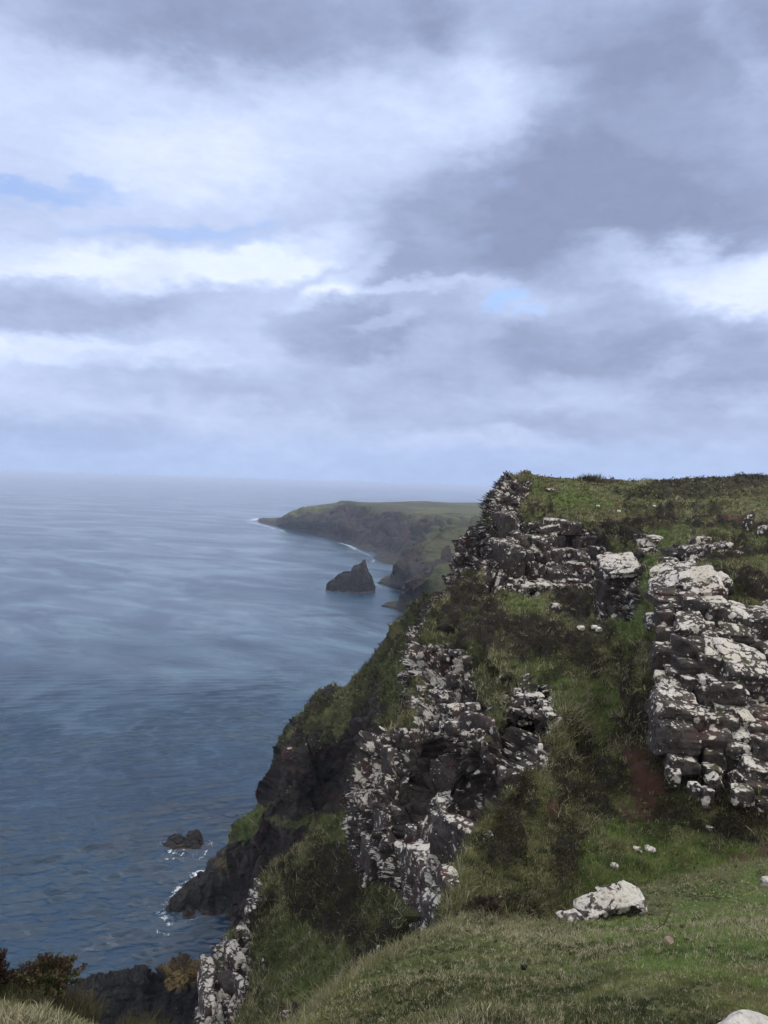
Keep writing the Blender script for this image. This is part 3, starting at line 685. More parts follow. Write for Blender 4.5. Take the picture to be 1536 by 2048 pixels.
def far_finish(s, name, seed, veg_poly=(), plate=None, amp=1.0, label=None):
    px, py = s.px, s.py
    n1 = fbm(Q(s, .010, .6), 4, seed).reshape(s.shape)
    h = s.P[..., 2]
    steep = 1 - np.abs(s.N[..., 2])
    top = sstep(h, 44, 54) * (1 if plate else 0)
    if plate: top = sstep(s.t, plate - .35, plate)
    vg = mx(0 * px, *[poly_mask(px, py, p, 5, 8, seed=seed + 3) for p in veg_poly])
    rock = np.clip((1 - top) * (1 - vg) * sstep(n1, -.75, .15), 0, 1)
    set_masks(s, rock, .5 * top * sstep(n1, -.2, .4) + .75 * (1 - top) * (1 - .45 * vg), .10 * top + .10 * vg, None, 0 * px)
    f1, f2, cid = worley(s.P.reshape(-1, 3) * np.array([.022, .022, .010]), seed + 7); g1, g2, gid = worley(Q(s, .07, .7), seed + 9)
    d = ((cid - .5) * 16 + (sstep(f2 - f1, .02, .3) - 1) * 7 + (gid - .5) * 6).reshape(s.shape) * (1 - sstep(s.t, 2.6, 3.4) if plate else 1) * sstep(h, 0, 40) * (1 - .6 * vg)
    k1, k2, kid = worley(s.P.reshape(-1, 3) * np.array([.05, .05, .008]), seed + 13)
    d = d + ((kid - .5) * 8 + (sstep(k2 - k1, .02, .3) - 1) * 5).reshape(s.shape) * (1 - sstep(s.t, 2.6, 3.4) if plate else 1) * sstep(h, 0, 15) * (1 - .6 * vg)
    d = d + 1.2 * fbm(Q(s, .05), 4, seed + 11).reshape(s.shape) * (.4 + .6 * (1 - top))
    d = d + (3.0 * fbm(Q(s, .028), 3, seed + 15)).reshape(s.shape) * (1 - sstep(h, 3, 9))
    displace(s, (d * amp).ravel())
    return tag(sheet_obj(name, s, M_FAR), kind='structure')
oD = far_finish(D, 'headland_terrain', 171, [[(840,1095),(860,1065),(900,1050),(980,1060),(980,1140),(850,1140)], [(585,1048),(610,1040),(640,1050),(600,1062)]], plate=3.0)
D2_rows = [
 hrow([(752,1168,-2),(770,1176,-2),(800,1181,-2),(840,1186,-2),(890,1192,-2),(980,1200,-2)]),
 hrow([(757,1164,1.5),(776,1166,3),(800,1170,6),(840,1166,12),(880,1160,20),(980,1150,28)]),
 hrow([(760,1162,2),(780,1157,6),(796,1136,23),(838,1126,27),(870,1116,32),(980,1080,44)]),
 hrow([(764,1158,1),(790,1147,6),(806,1127,24),(835,1105,34),(862,1080,44),(980,1050,53)]),
 hrow([(764,1156,-2),(795,1140,-2),(815,1132,4),(850,1100,20),(880,1062,52),(980,1036,55)]),
]
D2 = sheet(D2_rows, 1.2)
oD2 = far_finish(D2, 'second_headland_terrain', 191, [[(845,1125),(850,1070),(900,1050),(990,1040),(990,1110),(870,1130)]], amp=.45)
D3_rows = [
 hrow([(760,1215,-2),(790,1226,-2),(825,1240,-2),(900,1270,-2)]),
 hrow([(764,1210,1.2),(790,1213,2),(815,1220,5),(900,1240,16)]),
 hrow([(768,1208,1.5),(793,1204,3),(812,1192,17),(900,1190,28)]),
 hrow([(772,1206,1),(803,1198,4),(816,1176,28),(900,1130,44)]),
 hrow([(775,1205,-2),(806,1194,-2),(830,1168,30),(900,1090,55)]),
]
D3 = sheet(D3_rows, 1.2)
oD3 = far_finish(D3, 'third_headland_terrain', 211, [[(830,1180),(850,1150),(990,1050),(990,1200),(860,1200)]], amp=.35)

def sea_rock(name, sil, Y, depth, seed, mat, label, cat, cell=.2, amp=1.0, step=1.2):
    """rock in the water: ridge profile sil (px, py above its own waterline) given a real front-to-back depth"""
    sil = np.array(sil, float)
    x0, x1 = sil[0, 0], sil[-1, 0]
    nu = int((x1 - x0) / step) + 1; nv = nu
    u = np.linspace(x0, x1, nu); top = np.interp(u, sil[:, 0], sil[:, 1])
    c = at((x0 + x1) / 2, 1000, Y); 
    X = at(u, np.full(nu, 1100.), np.full(nu, Y))[:, 0]
    h = np.array([at(a, b, Y)[2] for a, b in zip(u, top)])
    v = np.linspace(-1, 1, nv)
    U, V = np.meshgrid(np.linspace(-1, 1, nu), v)
    half = depth * (.35 + .65 * (np.maximum(h, 0) / h.max())[None, :]) * np.sqrt(np.clip(1 - (np.abs(U) ** 2.2), 0.02, 1))
    prof = 1 - np.abs(V) ** 2.6
    Hh = np.maximum(h, .2)[None, :] * prof - 1.5 * (1 - prof)
    P = np.stack([np.broadcast_to(X, U.shape), Y + V * half, Hh], -1)
    s = Sheet(); s.P = P; s.shape = U.shape; s.px = np.broadcast_to(u, U.shape); s.py = s.px; s.N = grid_normals(P); s.A = {}
    f1, f2, cid = worley(Q(s, cell, 1.4), seed); g1, g2, gid = worley(Q(s, cell * 3), seed + 5)
    d = ((cid - .5) * .34 + (sstep(f2 - f1, .02, .25) - 1) * .2 + (gid - .5) * .13) / cell * amp
    displace(s, d)
    s.A['orange'] = .25 * sstep(s.P[..., 2], .62 * h.max(), .9 * h.max()) * (0 if cell > .15 else 1); s.A['lichen'] = np.zeros(s.shape)
    return tag(sheet_obj(name, s, mat, smooth=False), label, cat)
sea_rock('sea_stack', [(654,1176),(657,1166),(664,1161),(672,1157),(679,1149),(688,1145),(703,1144),(707,1134),(713,1131),(720,1130),(725,1126),(728,1119),(731,1119),(733,1134),(738,1144),(744,1153),(749,1168),(753,1177)], 705, 15, 231, M_SHOREF,
         'isolated dark rock stack with a pointed crest standing in the sea off the far cliffs', 'sea stack', .10, .38, .45)
sea_rock('sea_skerry', [(336,1708),(341,1692),(350,1676),(360,1672),(372,1674),(381,1680),(388,1668),(402,1663),(412,1668),(417,1686),(419,1708)], 206, 4.5, 241, M_SHORE,
         'small black twin-humped rock awash in white surf off the cliff foot', 'skerry', .45, .8, .7)

# ------------------------------------------------------------------ sea
def build_sea():
    f_az = np.linspace(R(-31), R(8), 900)
    azs = np.concatenate([np.linspace(-math.pi, R(-33), 20), f_az, np.linspace(R(9), math.pi, 22)])
    dep = []
    y = 2300.0
    dd = [ (y0 - 966) / F for y0 in np.arange(2300, 969.5, -1.5)]
    rs = 100.0 / np.array(dd)
    rs = np.concatenate([[6, 30, 70], rs[rs > 90], [60000.0, 90000.0]])
    rs.sort()
    Rg, Ag = np.meshgrid(rs, azs, indexing='ij')
    X = Rg * np.sin(Ag); Y = Rg * np.cos(Ag)
    spacing = np.gradient(rs)[:, None] + 0 * X
    Z = np.zeros_like(X); DX = np.zeros_like(X); DY = np.zeros_like(X)
    r = np.random.default_rng(5)
    for k in range(44):
        lam = 0.95 * (6.5 / 0.95) ** (k / 43.0)
        th = R(104) + r.normal(0, .09 + .45 * (1 - k / 43) ** 2)       # travel direction
        kx, ky = math.cos(th) * 2 * math.pi / lam, math.sin(th) * 2 * math.pi / lam
        a = 0.028 * lam ** .70 * (1.5 if 2.2 < lam < 4.4 else .7)
        fade = sstep(lam / spacing, 2.0, 4.0)
        ph = kx * X + ky * Y + r.uniform(0, 6.28)
        Z += a * fade * np.sin(ph)
        DX += a * .25 * fade * math.cos(th) * np.cos(ph); DY += a * .25 * fade * math.sin(th) * np.cos(ph)
    q = np.stack([X.ravel() * .02, Y.ravel() * .02, 0 * X.ravel()], 1)
    mod = (1 + .45 * fbm(q, 3, 301)).reshape(X.shape)
    Z *= mod
    V = np.stack([X + DX, Y + DY, Z], -1)
    # foam: distance to surf lines given on the water
    foam = np.zeros(X.shape)
    def surf(pts, wid, amt=1.0):
        pts = np.array([at(a, b, float(at_h(a, b, 0))) for a, b in pts])[:, :2]
        lo = pts.min(0) - 4 * wid; hi = pts.max(0) + 4 * wid
        m = (X > lo[0]) & (X < hi[0]) & (Y > lo[1]) & (Y < hi[1])
        if not m.any(): return
        x, yv = X[m], Y[m]; dmin = np.full(x.shape, 1e9)
        for a, b in zip(pts[:-1], pts[1:]):
            ab = b - a; tt = np.clip(((x - a[0]) * ab[0] + (yv - a[1]) * ab[1]) / (ab @ ab), 0, 1)
            dmin = np.minimum(dmin, np.hypot(x - a[0] - tt * ab[0], yv - a[1] - tt * ab[1]))
        foam[m] = np.maximum(foam[m], amt * np.exp(-(dmin / wid) ** 2 * .8))
    surf([(332,1836),(328,1822),(345,1798),(372,1770),(402,1745)], 2.4, .85)
    surf([(338,1850),(332,1836),(370,1842),(395,1836)], 1.6, .75)
    surf([(320,1870),(326,1838),(322,1815)], 4.5, .56)
    surf([(338,1692),(345,1706),(370,1713),(405,1712),(420,1700),(418,1684)], 1.8, .8)
    surf([(332,1690),(350,1716),(395,1722),(428,1700)], 4.0, .6)
    surf([(290,1985),(302,1972),(318,1968)], 1.8, .95)
    surf([(205,1975),(226,1972),(240,1965)], 1.5, .8)
    surf([(420,1925),(405,1915),(380,1915)], 1.5, .6)
    surf([(495,1044),(512,1047),(540,1055),(566,1062)], 11, .85)
    surf([(503,1041),(515,1037),(545,1036)], 20, .9)
    surf([(566,1062),(600,1069),(650,1079),(682,1088)], 5, .66)
    surf([(682,1086),(700,1092),(712,1099)], 7, .9)
    surf([(712,1099),(733,1108),(750,1117),(744,1126)], 5, .75)
    surf([(655,1168),(662,1176),(700,1180),(752,1178)], 3, .65)
    surf([(752,1168),(765,1176),(790,1182)], 3, .7)
    surf([(760,1212),(775,1220),(800,1230),(825,1241)], 3, .55)
    surf([(720,1118),(745,1122)], 5, .6)
    return V, foam
V, foam = build_sea()
sr_, sc2_ = V.shape[:2]
m, n, b, out = new_mat('sea_water')
geo = n.new('ShaderNodeNewGeometry'); P = geo.outputs['Position']
b.inputs['Specular IOR Level'].default_value = 0.5; b.inputs['IOR'].default_value = 1.48
mp = n.new('ShaderNodeMapping'); mp.inputs['Rotation'].default_value = (0, 0, R(-14)); mp.inputs['Scale'].default_value = (.33, 1.0, 1.0); n.link(P, mp.inputs[0])
pw = mp.outputs[0]
h1 = n.noise(pw, .5, 3, .55, .3); h2 = n.noise(pw, 1.5, 5, .65, .4); h3 = n.noise(pw, 4.5, 3, .6)
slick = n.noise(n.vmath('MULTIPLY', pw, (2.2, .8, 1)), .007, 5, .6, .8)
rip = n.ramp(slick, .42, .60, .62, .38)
hh = n.math('ADD', n.math('MULTIPLY', h1, .35), n.math('ADD', n.math('MULTIPLY', h2, .50), n.math('MULTIPLY', h3, .12)))
hh = n.math('MULTIPLY', hh, rip)
bump(n, b, hh, 1.0, 1.0)
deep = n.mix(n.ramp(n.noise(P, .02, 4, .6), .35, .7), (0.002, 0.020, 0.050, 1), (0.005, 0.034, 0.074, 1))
sheen_streak = n.noise(n.vmath('MULTIPLY', pw, (2.0, .6, 1)), .026, 8, .65, .6)
deep = n.mix(n.math('MULTIPLY', n.ramp(sheen_streak, .34, .68), n.math('MULTIPLY', n.ramp(slick, .38, .56, .4, .85), n.ramp(n.sep(P)[1], 200, 520, .08, 1.0))), deep, (0.105, 0.175, 0.225, 1))  # sky reflection on the farther water painted into the base colour as pale streaks
fo = n.attr('foam').outputs['Fac']
fn = n.noise(P, .9, 6, .7, .8); 
fnf = n.noise(P, .035, 4, .65)
fo = n.math('MULTIPLY', fo, n.ramp(fnf, .36, .56, .78, 1.0))
fm = n.ramp(n.math('ADD', fo, n.math('MULTIPLY', n.math('SUBTRACT', fn, .5), 2.6)), .70, 1.05)
# scattered white horses
wc = n.math('MULTIPLY', n.ramp(n.noise(n.vmath('MULTIPLY', pw, (.5, 1.6, 1)), .12, 3, .6), .735, .765), .7)
fm = n.math('MAXIMUM', fm, wc)
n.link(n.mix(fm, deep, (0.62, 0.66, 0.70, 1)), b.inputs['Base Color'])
n.put(b.inputs['Roughness'], n.math('MAXIMUM', n.ramp(slick, .40, .62, .24, .18), n.math('MULTIPLY', fm, .8)))
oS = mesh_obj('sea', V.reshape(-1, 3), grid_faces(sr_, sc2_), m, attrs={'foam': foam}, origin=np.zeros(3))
tag(oS, kind='structure')

# ------------------------------------------------------------------ haze
hz = np.array([[x, y, z] for z in (-2.5, 106.0) for y in (-60000., 100000.) for x in (-100000., 100000.)])
hf = np.array([[0, 2, 3, 1], [4, 5, 7, 6], [0, 1, 5, 4], [2, 6, 7, 3], [0, 4, 6, 2], [1, 3, 7, 5]])
hm = bpy.data.materials.new('sea_haze'); hm.use_nodes = True; hn = NT(hm.node_tree); hn.n.clear()
ho = hn.new('ShaderNodeOutputMaterial'); pv = hn.new('ShaderNodeVolumePrincipled'); pv.inputs['Density'].default_value = 0.00011
pv.inputs['Color'].default_value = (0.63, 0.75, 1.0, 1); pv.inputs['Anisotropy'].default_value = 0.0
hn.link(pv.outputs[0], ho.inputs['Volume'])
oH = tag(mesh_obj('haze', hz, hf, hm, smooth=False, origin=np.zeros(3)), kind='stuff')

# ------------------------------------------------------------------ rock blocks
def cube_sphere(nn):
    g = np.linspace(-1, 1, nn + 1); a, b_ = np.meshgrid(g, g, indexing='ij'); one = np.ones_like(a)
    vs = []; fs = []; off = 0
    for ax in range(3):
        for sgn in (-1, 1):
            c = [None] * 3; c[ax] = one * sgn; c[(ax + 1) % 3] = a if sgn > 0 else b_; c[(ax + 2) % 3] = b_ if sgn > 0 else a
            vs.append(np.stack(c, -1).reshape(-1, 3)); fs.append(grid_faces(nn + 1, nn + 1) + off); off += (nn + 1) ** 2
    V = np.concatenate(vs); Fq = np.concatenate(fs)
    key = np.round(V * 1000).astype(int); _, idx, inv = np.unique(key, axis=0, return_index=True, return_inverse=True)
    inv = inv.ravel(); return V[idx], inv[Fq]
CS = {k: cube_sphere(k) for k in (5, 7, 10, 12, 16, 24)}
def block(center, size, yaw=0.0, tilt=(0, 0), res=7, k=7.0, cuts=6, rough=.05, rng=RNG, cutr=(.72, .98)):
    V, Fq = CS[res]; V = V.copy()
    V /= (np.abs(V) ** k).sum(1, keepdims=True) ** (1 / k)
    for _ in range(cuts):
        d_ = rng.normal(size=3); d_ /= np.linalg.norm(d_)
        sup = (V @ d_).max() * rng.uniform(*cutr)
        V -= np.maximum(0, V @ d_ - sup)[:, None] * d_
    V *= np.array(size) / 2
    cy, sy = math.cos(yaw), math.sin(yaw); cx, sx = math.cos(tilt[0]), math.sin(tilt[0]); cz, sz = math.cos(tilt[1]), math.sin(tilt[1])
    Rm = np.array([[cy, -sy, 0], [sy, cy, 0], [0, 0, 1]]) @ np.array([[1, 0, 0], [0, cx, -sx], [0, sx, cx]]) @ np.array([[cz, 0, sz], [0, 1, 0], [-sz, 0, cz]])
    V = V @ Rm.T + center
    s_ = float(np.mean(size))
    if rough:
        q = V / s_
        V = V + rough * s_ * np.stack([fbm(q * 2.2 + 3, 3, 5), fbm(q * 2.2 + 31, 3, 6), fbm(q * 2.2 + 77, 3, 7)], 1)
    return V, Fq
def merge(blocks):
    Vs, Fsq, o_ = [], [], 0
    for V_, F_ in blocks:
        Vs.append(V_); Fsq.append(F_ + o_); o_ += len(V_)
    return np.concatenate(Vs), np.concatenate(Fsq)

# depth of the visible land at each 4-pixel bin
ZB = np.full((600, 520), np.inf)      # rows py/4, cols (px+100)/4
for s in (A, B, Nn, E, Fs, Mm):
    p = s.P.reshape(-1, 3); front = p[:, 1] > .5
    X_, Y_ = project(p[front]); ix = ((X_ + 100) / 4).astype(int); iy = (Y_ / 4).astype(int)
    ok = (ix >= 0) & (ix < 520) & (iy >= 0) & (iy < 600)
    np.minimum.at(ZB, (iy[ok], ix[ok]), p[front][ok][:, 1])
for _ in range(2):
    hole = ~np.isfinite(ZB); s2 = ZB.copy()
    for dy_, dx_ in ((0, 1), (0, -1), (1, 0), (-1, 0)):
        r_ = np.roll(ZB, (dy_, dx_), (0, 1)); s2 = np.where(hole, np.minimum(s2, r_), s2)
    ZB = s2
def land_Y(px, py):
    v = ZB[int(py / 4), int((px + 100) / 4)]
    return float(v) if np.isfinite(v) else None
def inpoly(x, y, poly):
    c = False
    for i in range(len(poly)):
        a = poly[i]; b_ = poly[i - 1]
        if (a[1] > y) != (b_[1] > y) and x < (b_[0] - a[0]) * (y - a[1]) / (b_[1] - a[1]) + a[0]: c = not c
    return c
def block_wall(poly, wpx, hpx, yaw=0.0, seed=1, fill=1.0, depthk=1.2, sink=.35, lich=.1, res=7, layer=None, jitter=.35, tall=.0, off=None):
    """courses of jointed blocks standing in front of the terrain inside poly"""
    rng = np.random.default_rng(seed); bl = []; li = []
    ys = [p[1] for p in poly]; xs = [p[0] for p in poly]
    y = max(ys)
    while y > min(ys):
        hh_ = hpx * rng.uniform(.6, 1.35); x = min(xs) - rng.uniform(0, wpx)
        while x < max(xs):
            ww = wpx * rng.uniform(.5, 1.6)
            h_ = hh_ * (rng.uniform(1.5, 2.4) if rng.random() < tall else 1.0)
            cx_, cy_ = x + ww / 2, y - h_ / 2 + rng.normal(0, hpx * .12)
            if inpoly(cx_, cy_, poly) and rng.random() < fill:
                Y0 = land_Y(cx_, cy_)
                if Y0:
                    pitch = 1.0
                    W, H_ = ww * Y0 / F * 1.06, h_ * Y0 / F * 1.10
                    Dp = max(W, H_) * rng.uniform(.8, 1.4) * depthk
                    Yc = Y0 + Dp * (sink - .1) + rng.normal(0, jitter * W * .5) + (off(cx_, cy_) if off else 0)
                    c_ = at(cx_, cy_, Yc)
                    b_ = block(c_, (W, Dp, H_), yaw + rng.normal(0, .16), (rng.normal(0, .07), rng.normal(0, .07)), res, rng.uniform(4, 9), rng.integers(4, 9), .05, rng)
                    bl.append(b_); li.append(np.full(len(b_[0]), lich + rng.normal(0, .16)))
            x += ww
        y -= hh_ * .93
    V_, F_ = merge(bl); return V_, F_, np.clip(np.concatenate(li), 0, 1)
def outcrop(name, walls, label, cat='rock outcrop', mat=None, group=None):
    parts = [block_wall(**w_) for w_ in walls]
    Vs, Fq, o_ = [], [], 0; L_ = []
    for V_, F_, l_ in parts: Vs.append(V_); Fq.append(F_ + o_); o_ += len(V_); L_.append(l_)
    o = mesh_obj(name, np.concatenate(Vs), np.concatenate(Fq), mat or M_ROCKN, attrs={'lichen': np.concatenate(L_)}, smooth=False)
    return tag(o, label, cat, group)

def placed(spec, yaw=-.15, seed=1, res=16, Yc=None):
    """blocks given one by one: px, py, width, height, forward shift, tilt to the front, roll, lichen"""
    rng = np.random.default_rng(seed); Vs, Fq, L_, o_ = [], [], [], 0
    for cx_, cy_, ww, h_, fw, tl, rl, li in spec:
        Y0 = Yc or np.interp(cy_, [1130, 1250, 1400, 1640], [32.0, 28.6, 26.4, 23.2])
        W, H_ = ww * Y0 / F * 1.10, h_ * Y0 / F * 1.14
        Dp = max(W, H_) * rng.uniform(1.0, 1.3)
        V_, F_ = block(at(cx_, cy_, Y0 + Dp * .42 - fw), (W, Dp, H_), yaw + rng.normal(0, .12), (tl + rng.normal(0, .05), rl + rng.normal(0, .04)), res, rng.uniform(7, 14), rng.integers(5, 10), .05, rng, (.74, .98))
        q = V_ * np.array([.8, .8, 5.5])           # thin bedding seams
        V_ = V_ + (np.abs(vnoise(q + 9, 3))[:, None] * (V_ - V_.mean(0)) * -.06)
        Vs.append(V_); Fq.append(F_ + o_); o_ += len(V_); L_.append(np.full(len(V_), min(.62, max(.10, li - .08))))
    return np.concatenate(Vs), np.concatenate(Fq), np.concatenate(L_)
RIGHT = [
 (1348,1159,88,24,.2,.40,-.30,.62),(1376,1150,36,18,-.6,.3,-.2,.6),(1402,1178,70,42,.5,.42,-.22,.66),(1410,1150,34,24,-.8,.45,-.35,.7),(1440,1168,40,30,-.2,.4,-.3,.6),
 (1336,1183,58,18,0,.1,.05,.10),(1334,1199,62,16,.1,.1,.05,.18),(1340,1214,48,18,.1,.1,0,.12),(1382,1216,40,46,.5,.12,0,.34),(1423,1220,50,38,.4,.15,0,.60),(1432,1190,40,26,.3,.1,0,.45),
 (1466,1233,68,40,.5,.3,.25,.55),(1520,1252,62,62,.4,.15,.0,.42),(1552,1216,70,34,.3,.3,-.5,.55),(1610,1245,90,90,.3,.1,0,.4),
 (1330,1240,34,40,-.2,0,0,.06),(1334,1275,40,40,-.1,0,0,.05),(1378,1257,56,42,.6,.3,-.08,.46),(1416,1253,24,16,.5,.2,0,.4),(1414,1272,26,24,.6,.2,0,.5),(1443,1274,28,24,.5,.2,0,.42),
 (1468,1258,62,22,.5,.1,.08,.36),(1376,1297,56,44,.7,.05,0,.12),(1328,1312,44,44,.1,.2,0,.18),(1436,1302,66,32,1.0,.5,.10,.85),(1500,1290,70,40,.0,.3,.1,.3),(1420,1329,44,36,.9,.05,0,.3),
 (1373,1329,56,28,.7,.05,.06,.10),(1482,1338,92,54,1.3,.42,.16,.55),(1560,1330,80,70,.6,.2,.1,.3),
 (1344,1346,26,24,.4,.2,0,.5),(1340,1371,50,30,.5,.3,0,.62),(1378,1366,36,26,.6,.1,0,.26),(1410,1367,32,32,.8,.2,0,.48),(1452,1376,66,38,1.1,.2,.10,.34),(1468,1404,84,24,.8,.25,.12,.50),
 (1520,1385,50,30,.3,.2,.1,.2),(1410,1393,36,44,.6,.1,0,.46),(1348,1422,80,50,1.2,.22,.10,.42),(1350,1478,74,64,1.15,0,.04,.36),(1362,1522,56,30,.9,0,0,.42),
 (1428,1438,68,38,.9,.1,.06,.46),(1482,1446,32,40,.9,.1,.2,.68),(1532,1428,72,22,.8,.1,.06,.28),(1520,1458,66,36,1.0,.1,.10,.32),(1430,1479,80,44,.9,.08,.08,.08),(1483,1475,36,20,1.0,.3,0,.85),
 (1472,1498,38,28,1.0,.1,0,.6),(1524,1501,60,54,1.2,.1,.10,.38),(1427,1516,42,38,.7,0,0,.28),(1422,1546,30,30,.8,0,0,.55),(1427,1561,24,22,1.0,.2,-.4,1.0),(1468,1528,38,28,.4,0,0,.06),
 (1518,1543,64,38,1.2,.2,.10,.58),(1473,1558,18,28,1.0,0,0,.9),(1516,1573,62,36,1.2,.1,.12,.22),(1482,1589,36,30,1.3,.1,0,.55),(1528,1602,52,26,1.2,.1,.1,.26),(1412,1594,22,36,.8,0,0,.46),
 (1346,1551,24,30,.8,.1,0,.46),(1388,1576,20,18,1.0,.2,0,.8),(1600,1440,90,70,1,.1,0,.3),(1600,1520,90,80,1,.1,0,.3),(1590,1590,80,50,1.1,.1,0,.3)]
V1, F1, L1 = placed(RIGHT, seed=5)
V2, F2, L2 = block_wall([(1322,1200),(1450,1190),(1475,1225),(1640,1225),(1640,1600),(1480,1600),(1410,1580),(1330,1540),(1320,1400)], 40, 26, -.2, 4, .6, 1.0, .85, .2, 7)
tag(mesh_obj('rock_outcrop', np.concatenate([V1, V2]), np.concatenate([F1, F2 + len(V1)]), M_ROCKN, attrs={'lichen': np.concatenate([L1, L2])}, smooth=False),
    'tall jointed rock outcrop with white lichen ledges at the right edge above the heather', 'rock outcrop')
outcrop('rock_outcrop', [
  dict(poly=[(968,1160),(972,1080),(990,1045),(1060,1040),(1075,1165),(1050,1178),(975,1172)], wpx=34, hpx=34, yaw=.1, seed=13, lich=.14, tall=.5, jitter=.5),
  dict(poly=[(1070,1040),(1160,1050),(1190,1100),(1190,1170),(1075,1172)], wpx=30, hpx=26, yaw=-.1, seed=14, lich=.20, tall=.3, jitter=.5),
  dict(poly=[(1095,1035),(1150,1035),(1140,1075),(1110,1090)], wpx=30, hpx=18, yaw=-.1, seed=15, lich=.5),
  dict(poly=[(1010,1165),(1180,1160),(1180,1178),(1010,1180)], wpx=22, hpx=13, seed=16, lich=.5),
 ], 'dark blocky outcrop below the green plateau edge, middle of the far hillside', 'rock outcrop')
V_, F_, L_ = placed([(1238,1130,70,15,.5,.45,-.16,.70),(1226,1150,50,30,.2,.1,0,.16),(1256,1152,34,34,.3,.1,.1,.22),(1218,1184,36,46,.1,.05,0,.18),(1246,1182,34,40,.2,0,.05,.15),
  (1262,1196,34,26,.6,.3,-.2,.62),(1228,1212,64,20,.0,.1,0,.16),(1212,1232,30,18,.3,.2,0,.5),(1240,1230,34,16,.4,.2,0,.55),(1266,1228,26,18,.2,.2,0,.5),(1222,1246,34,14,.5,.2,0,.6),(1252,1245,32,14,.5,.2,0,.55)], .1, 22, 12, 46.5)
tag(mesh_obj('rock_pinnacle', V_, F_, M_ROCKN, attrs={'lichen': L_}, smooth=False), 'squat rock pillar with a flat white cap beside the green gully', 'rock pillar')
outcrop('rock_outcrop', [
  dict(poly=[(985,1055),(990,1015),(1015,975),(1042,958),(1052,966),(1040,1000),(1020,1045)], wpx=17, hpx=9, yaw=.5, seed=31, lich=.18, res=5, fill=.8, sink=.7, depthk=.8),
 ], 'stepped rock edge of the plateau directly under the summit point of the skyline', 'rock outcrop')
outcrop('rock_outcrop', [
  dict(poly=[(1330,1140),(1350,1098),(1400,1085),(1435,1098),(1425,1112),(1380,1118),(1350,1145)], wpx=30, hpx=20, seed=41, lich=.36, res=5),
 ], 'low grey lichened rocks above the right outcrop, left of the pale standing stone', 'rock outcrop')
outcrop('rock_outcrop', [
  dict(poly=[(1265,1072),(1300,1066),(1318,1088),(1310,1112),(1278,1110)], wpx=24, hpx=14, seed=43, lich=.40, res=5),
 ], 'small cluster of pale rocks at the head of the green gully', 'rock outcrop')
outcrop('rock_outcrop', [
  dict(poly=[(1425,1100),(1455,1082),(1480,1090),(1465,1105),(1440,1112)], wpx=24, hpx=14, seed=44, lich=.34, res=5),
 ], 'small grey rocks in heather just right of the low lichened rocks', 'rock outcrop')
# loose-looking knobs over the buttress face, part of the buttress
kn = outcrop('face_blocks', [
  dict(poly=[(836,1292),(950,1292),(900,1400),(840,1440)], wpx=17, hpx=12, yaw=.4, seed=51, lich=.34, res=5, fill=.25),
  dict(poly=[(835,1430),(900,1400),(1000,1420),(930,1500),(880,1470),(790,1500),(745,1540),(740,1510),(790,1450)], wpx=24, hpx=16, yaw=.4, seed=52, lich=.34, res=5, fill=.2),
  dict(poly=[(1000,1375),(1100,1395),(1112,1440),(1005,1445)], wpx=22, hpx=11, yaw=.2, seed=53, lich=.62, res=5, fill=.9),
  dict(poly=[(725,1560),(780,1520),(800,1620),(770,1740),(728,1720)], wpx=24, hpx=30, yaw=.5, seed=54, lich=.26, res=7, tall=.7, fill=.6, sink=.6),
  dict(poly=[(890,1500),(990,1470),(1070,1520),(1010,1610),(930,1620),(890,1580)], wpx=32, hpx=44, yaw=.3, seed=57, lich=.22, res=10, fill=.45, sink=.75, tall=.5),
  dict(poly=[(830,1650),(890,1600),(950,1700),(930,1780),(870,1860),(835,1870),(800,1760)], wpx=34, hpx=42, yaw=.4, seed=58, lich=.44, res=10, tall=.6, fill=1.0, sink=.8),
 ], 'x', 'x')
for k_ in ('label', 'category'): del kn[k_]
kn.parent = oB; kn.location = kn.location - oB.location
outcrop('rock_rib', [
  dict(poly=[(402,2090),(412,1985),(445,1900),(482,1850),(500,1870),(500,1935),(480,2010),(455,2090)], wpx=26, hpx=40, yaw=.5, seed=61, lich=.30, tall=.4, res=7, fill=.8),
 ], 'leaning rib of pale pinkish-grey rock at the slope end above the sea', 'rock rib')
outcrop('rock_outcrop', [
  dict(poly=[(494,1790),(518,1758),(524,1775),(508,1830),(492,1850)], wpx=12, hpx=20, yaw=.5, seed=62, lich=.40, res=5),
 ], 'narrow pale rock edge just above the leaning rib, against the dark cliff', 'rock outcrop')

# single stones
def stone(name, px_, py_, wpx, hpx, label, cat='boulder', lich=.7, seed=1, yaw=0.0, tilt=(0, 0), depthk=1.0, mat=None, k=3.5, sinkpx=.25, res=16, Y=None, group=None, cuts=9):
    rng = np.random.default_rng(seed); Y0 = Y or land_Y(px_, py_ + hpx * .3)
    W, H_ = wpx * Y0 / F, hpx * Y0 / F * 1.25
    c_ = at(px_, py_ + hpx * .10, Y0 + W * .2)
    V_, F_ = block(c_, (W, W * depthk, H_), yaw, tilt, res, k, cuts, .045, rng, (.70, .95))
    return tag(mesh_obj(name, V_, F_, mat or M_ROCKN, attrs={'lichen': np.full(len(V_), lich)}, smooth=False), label, cat, group)
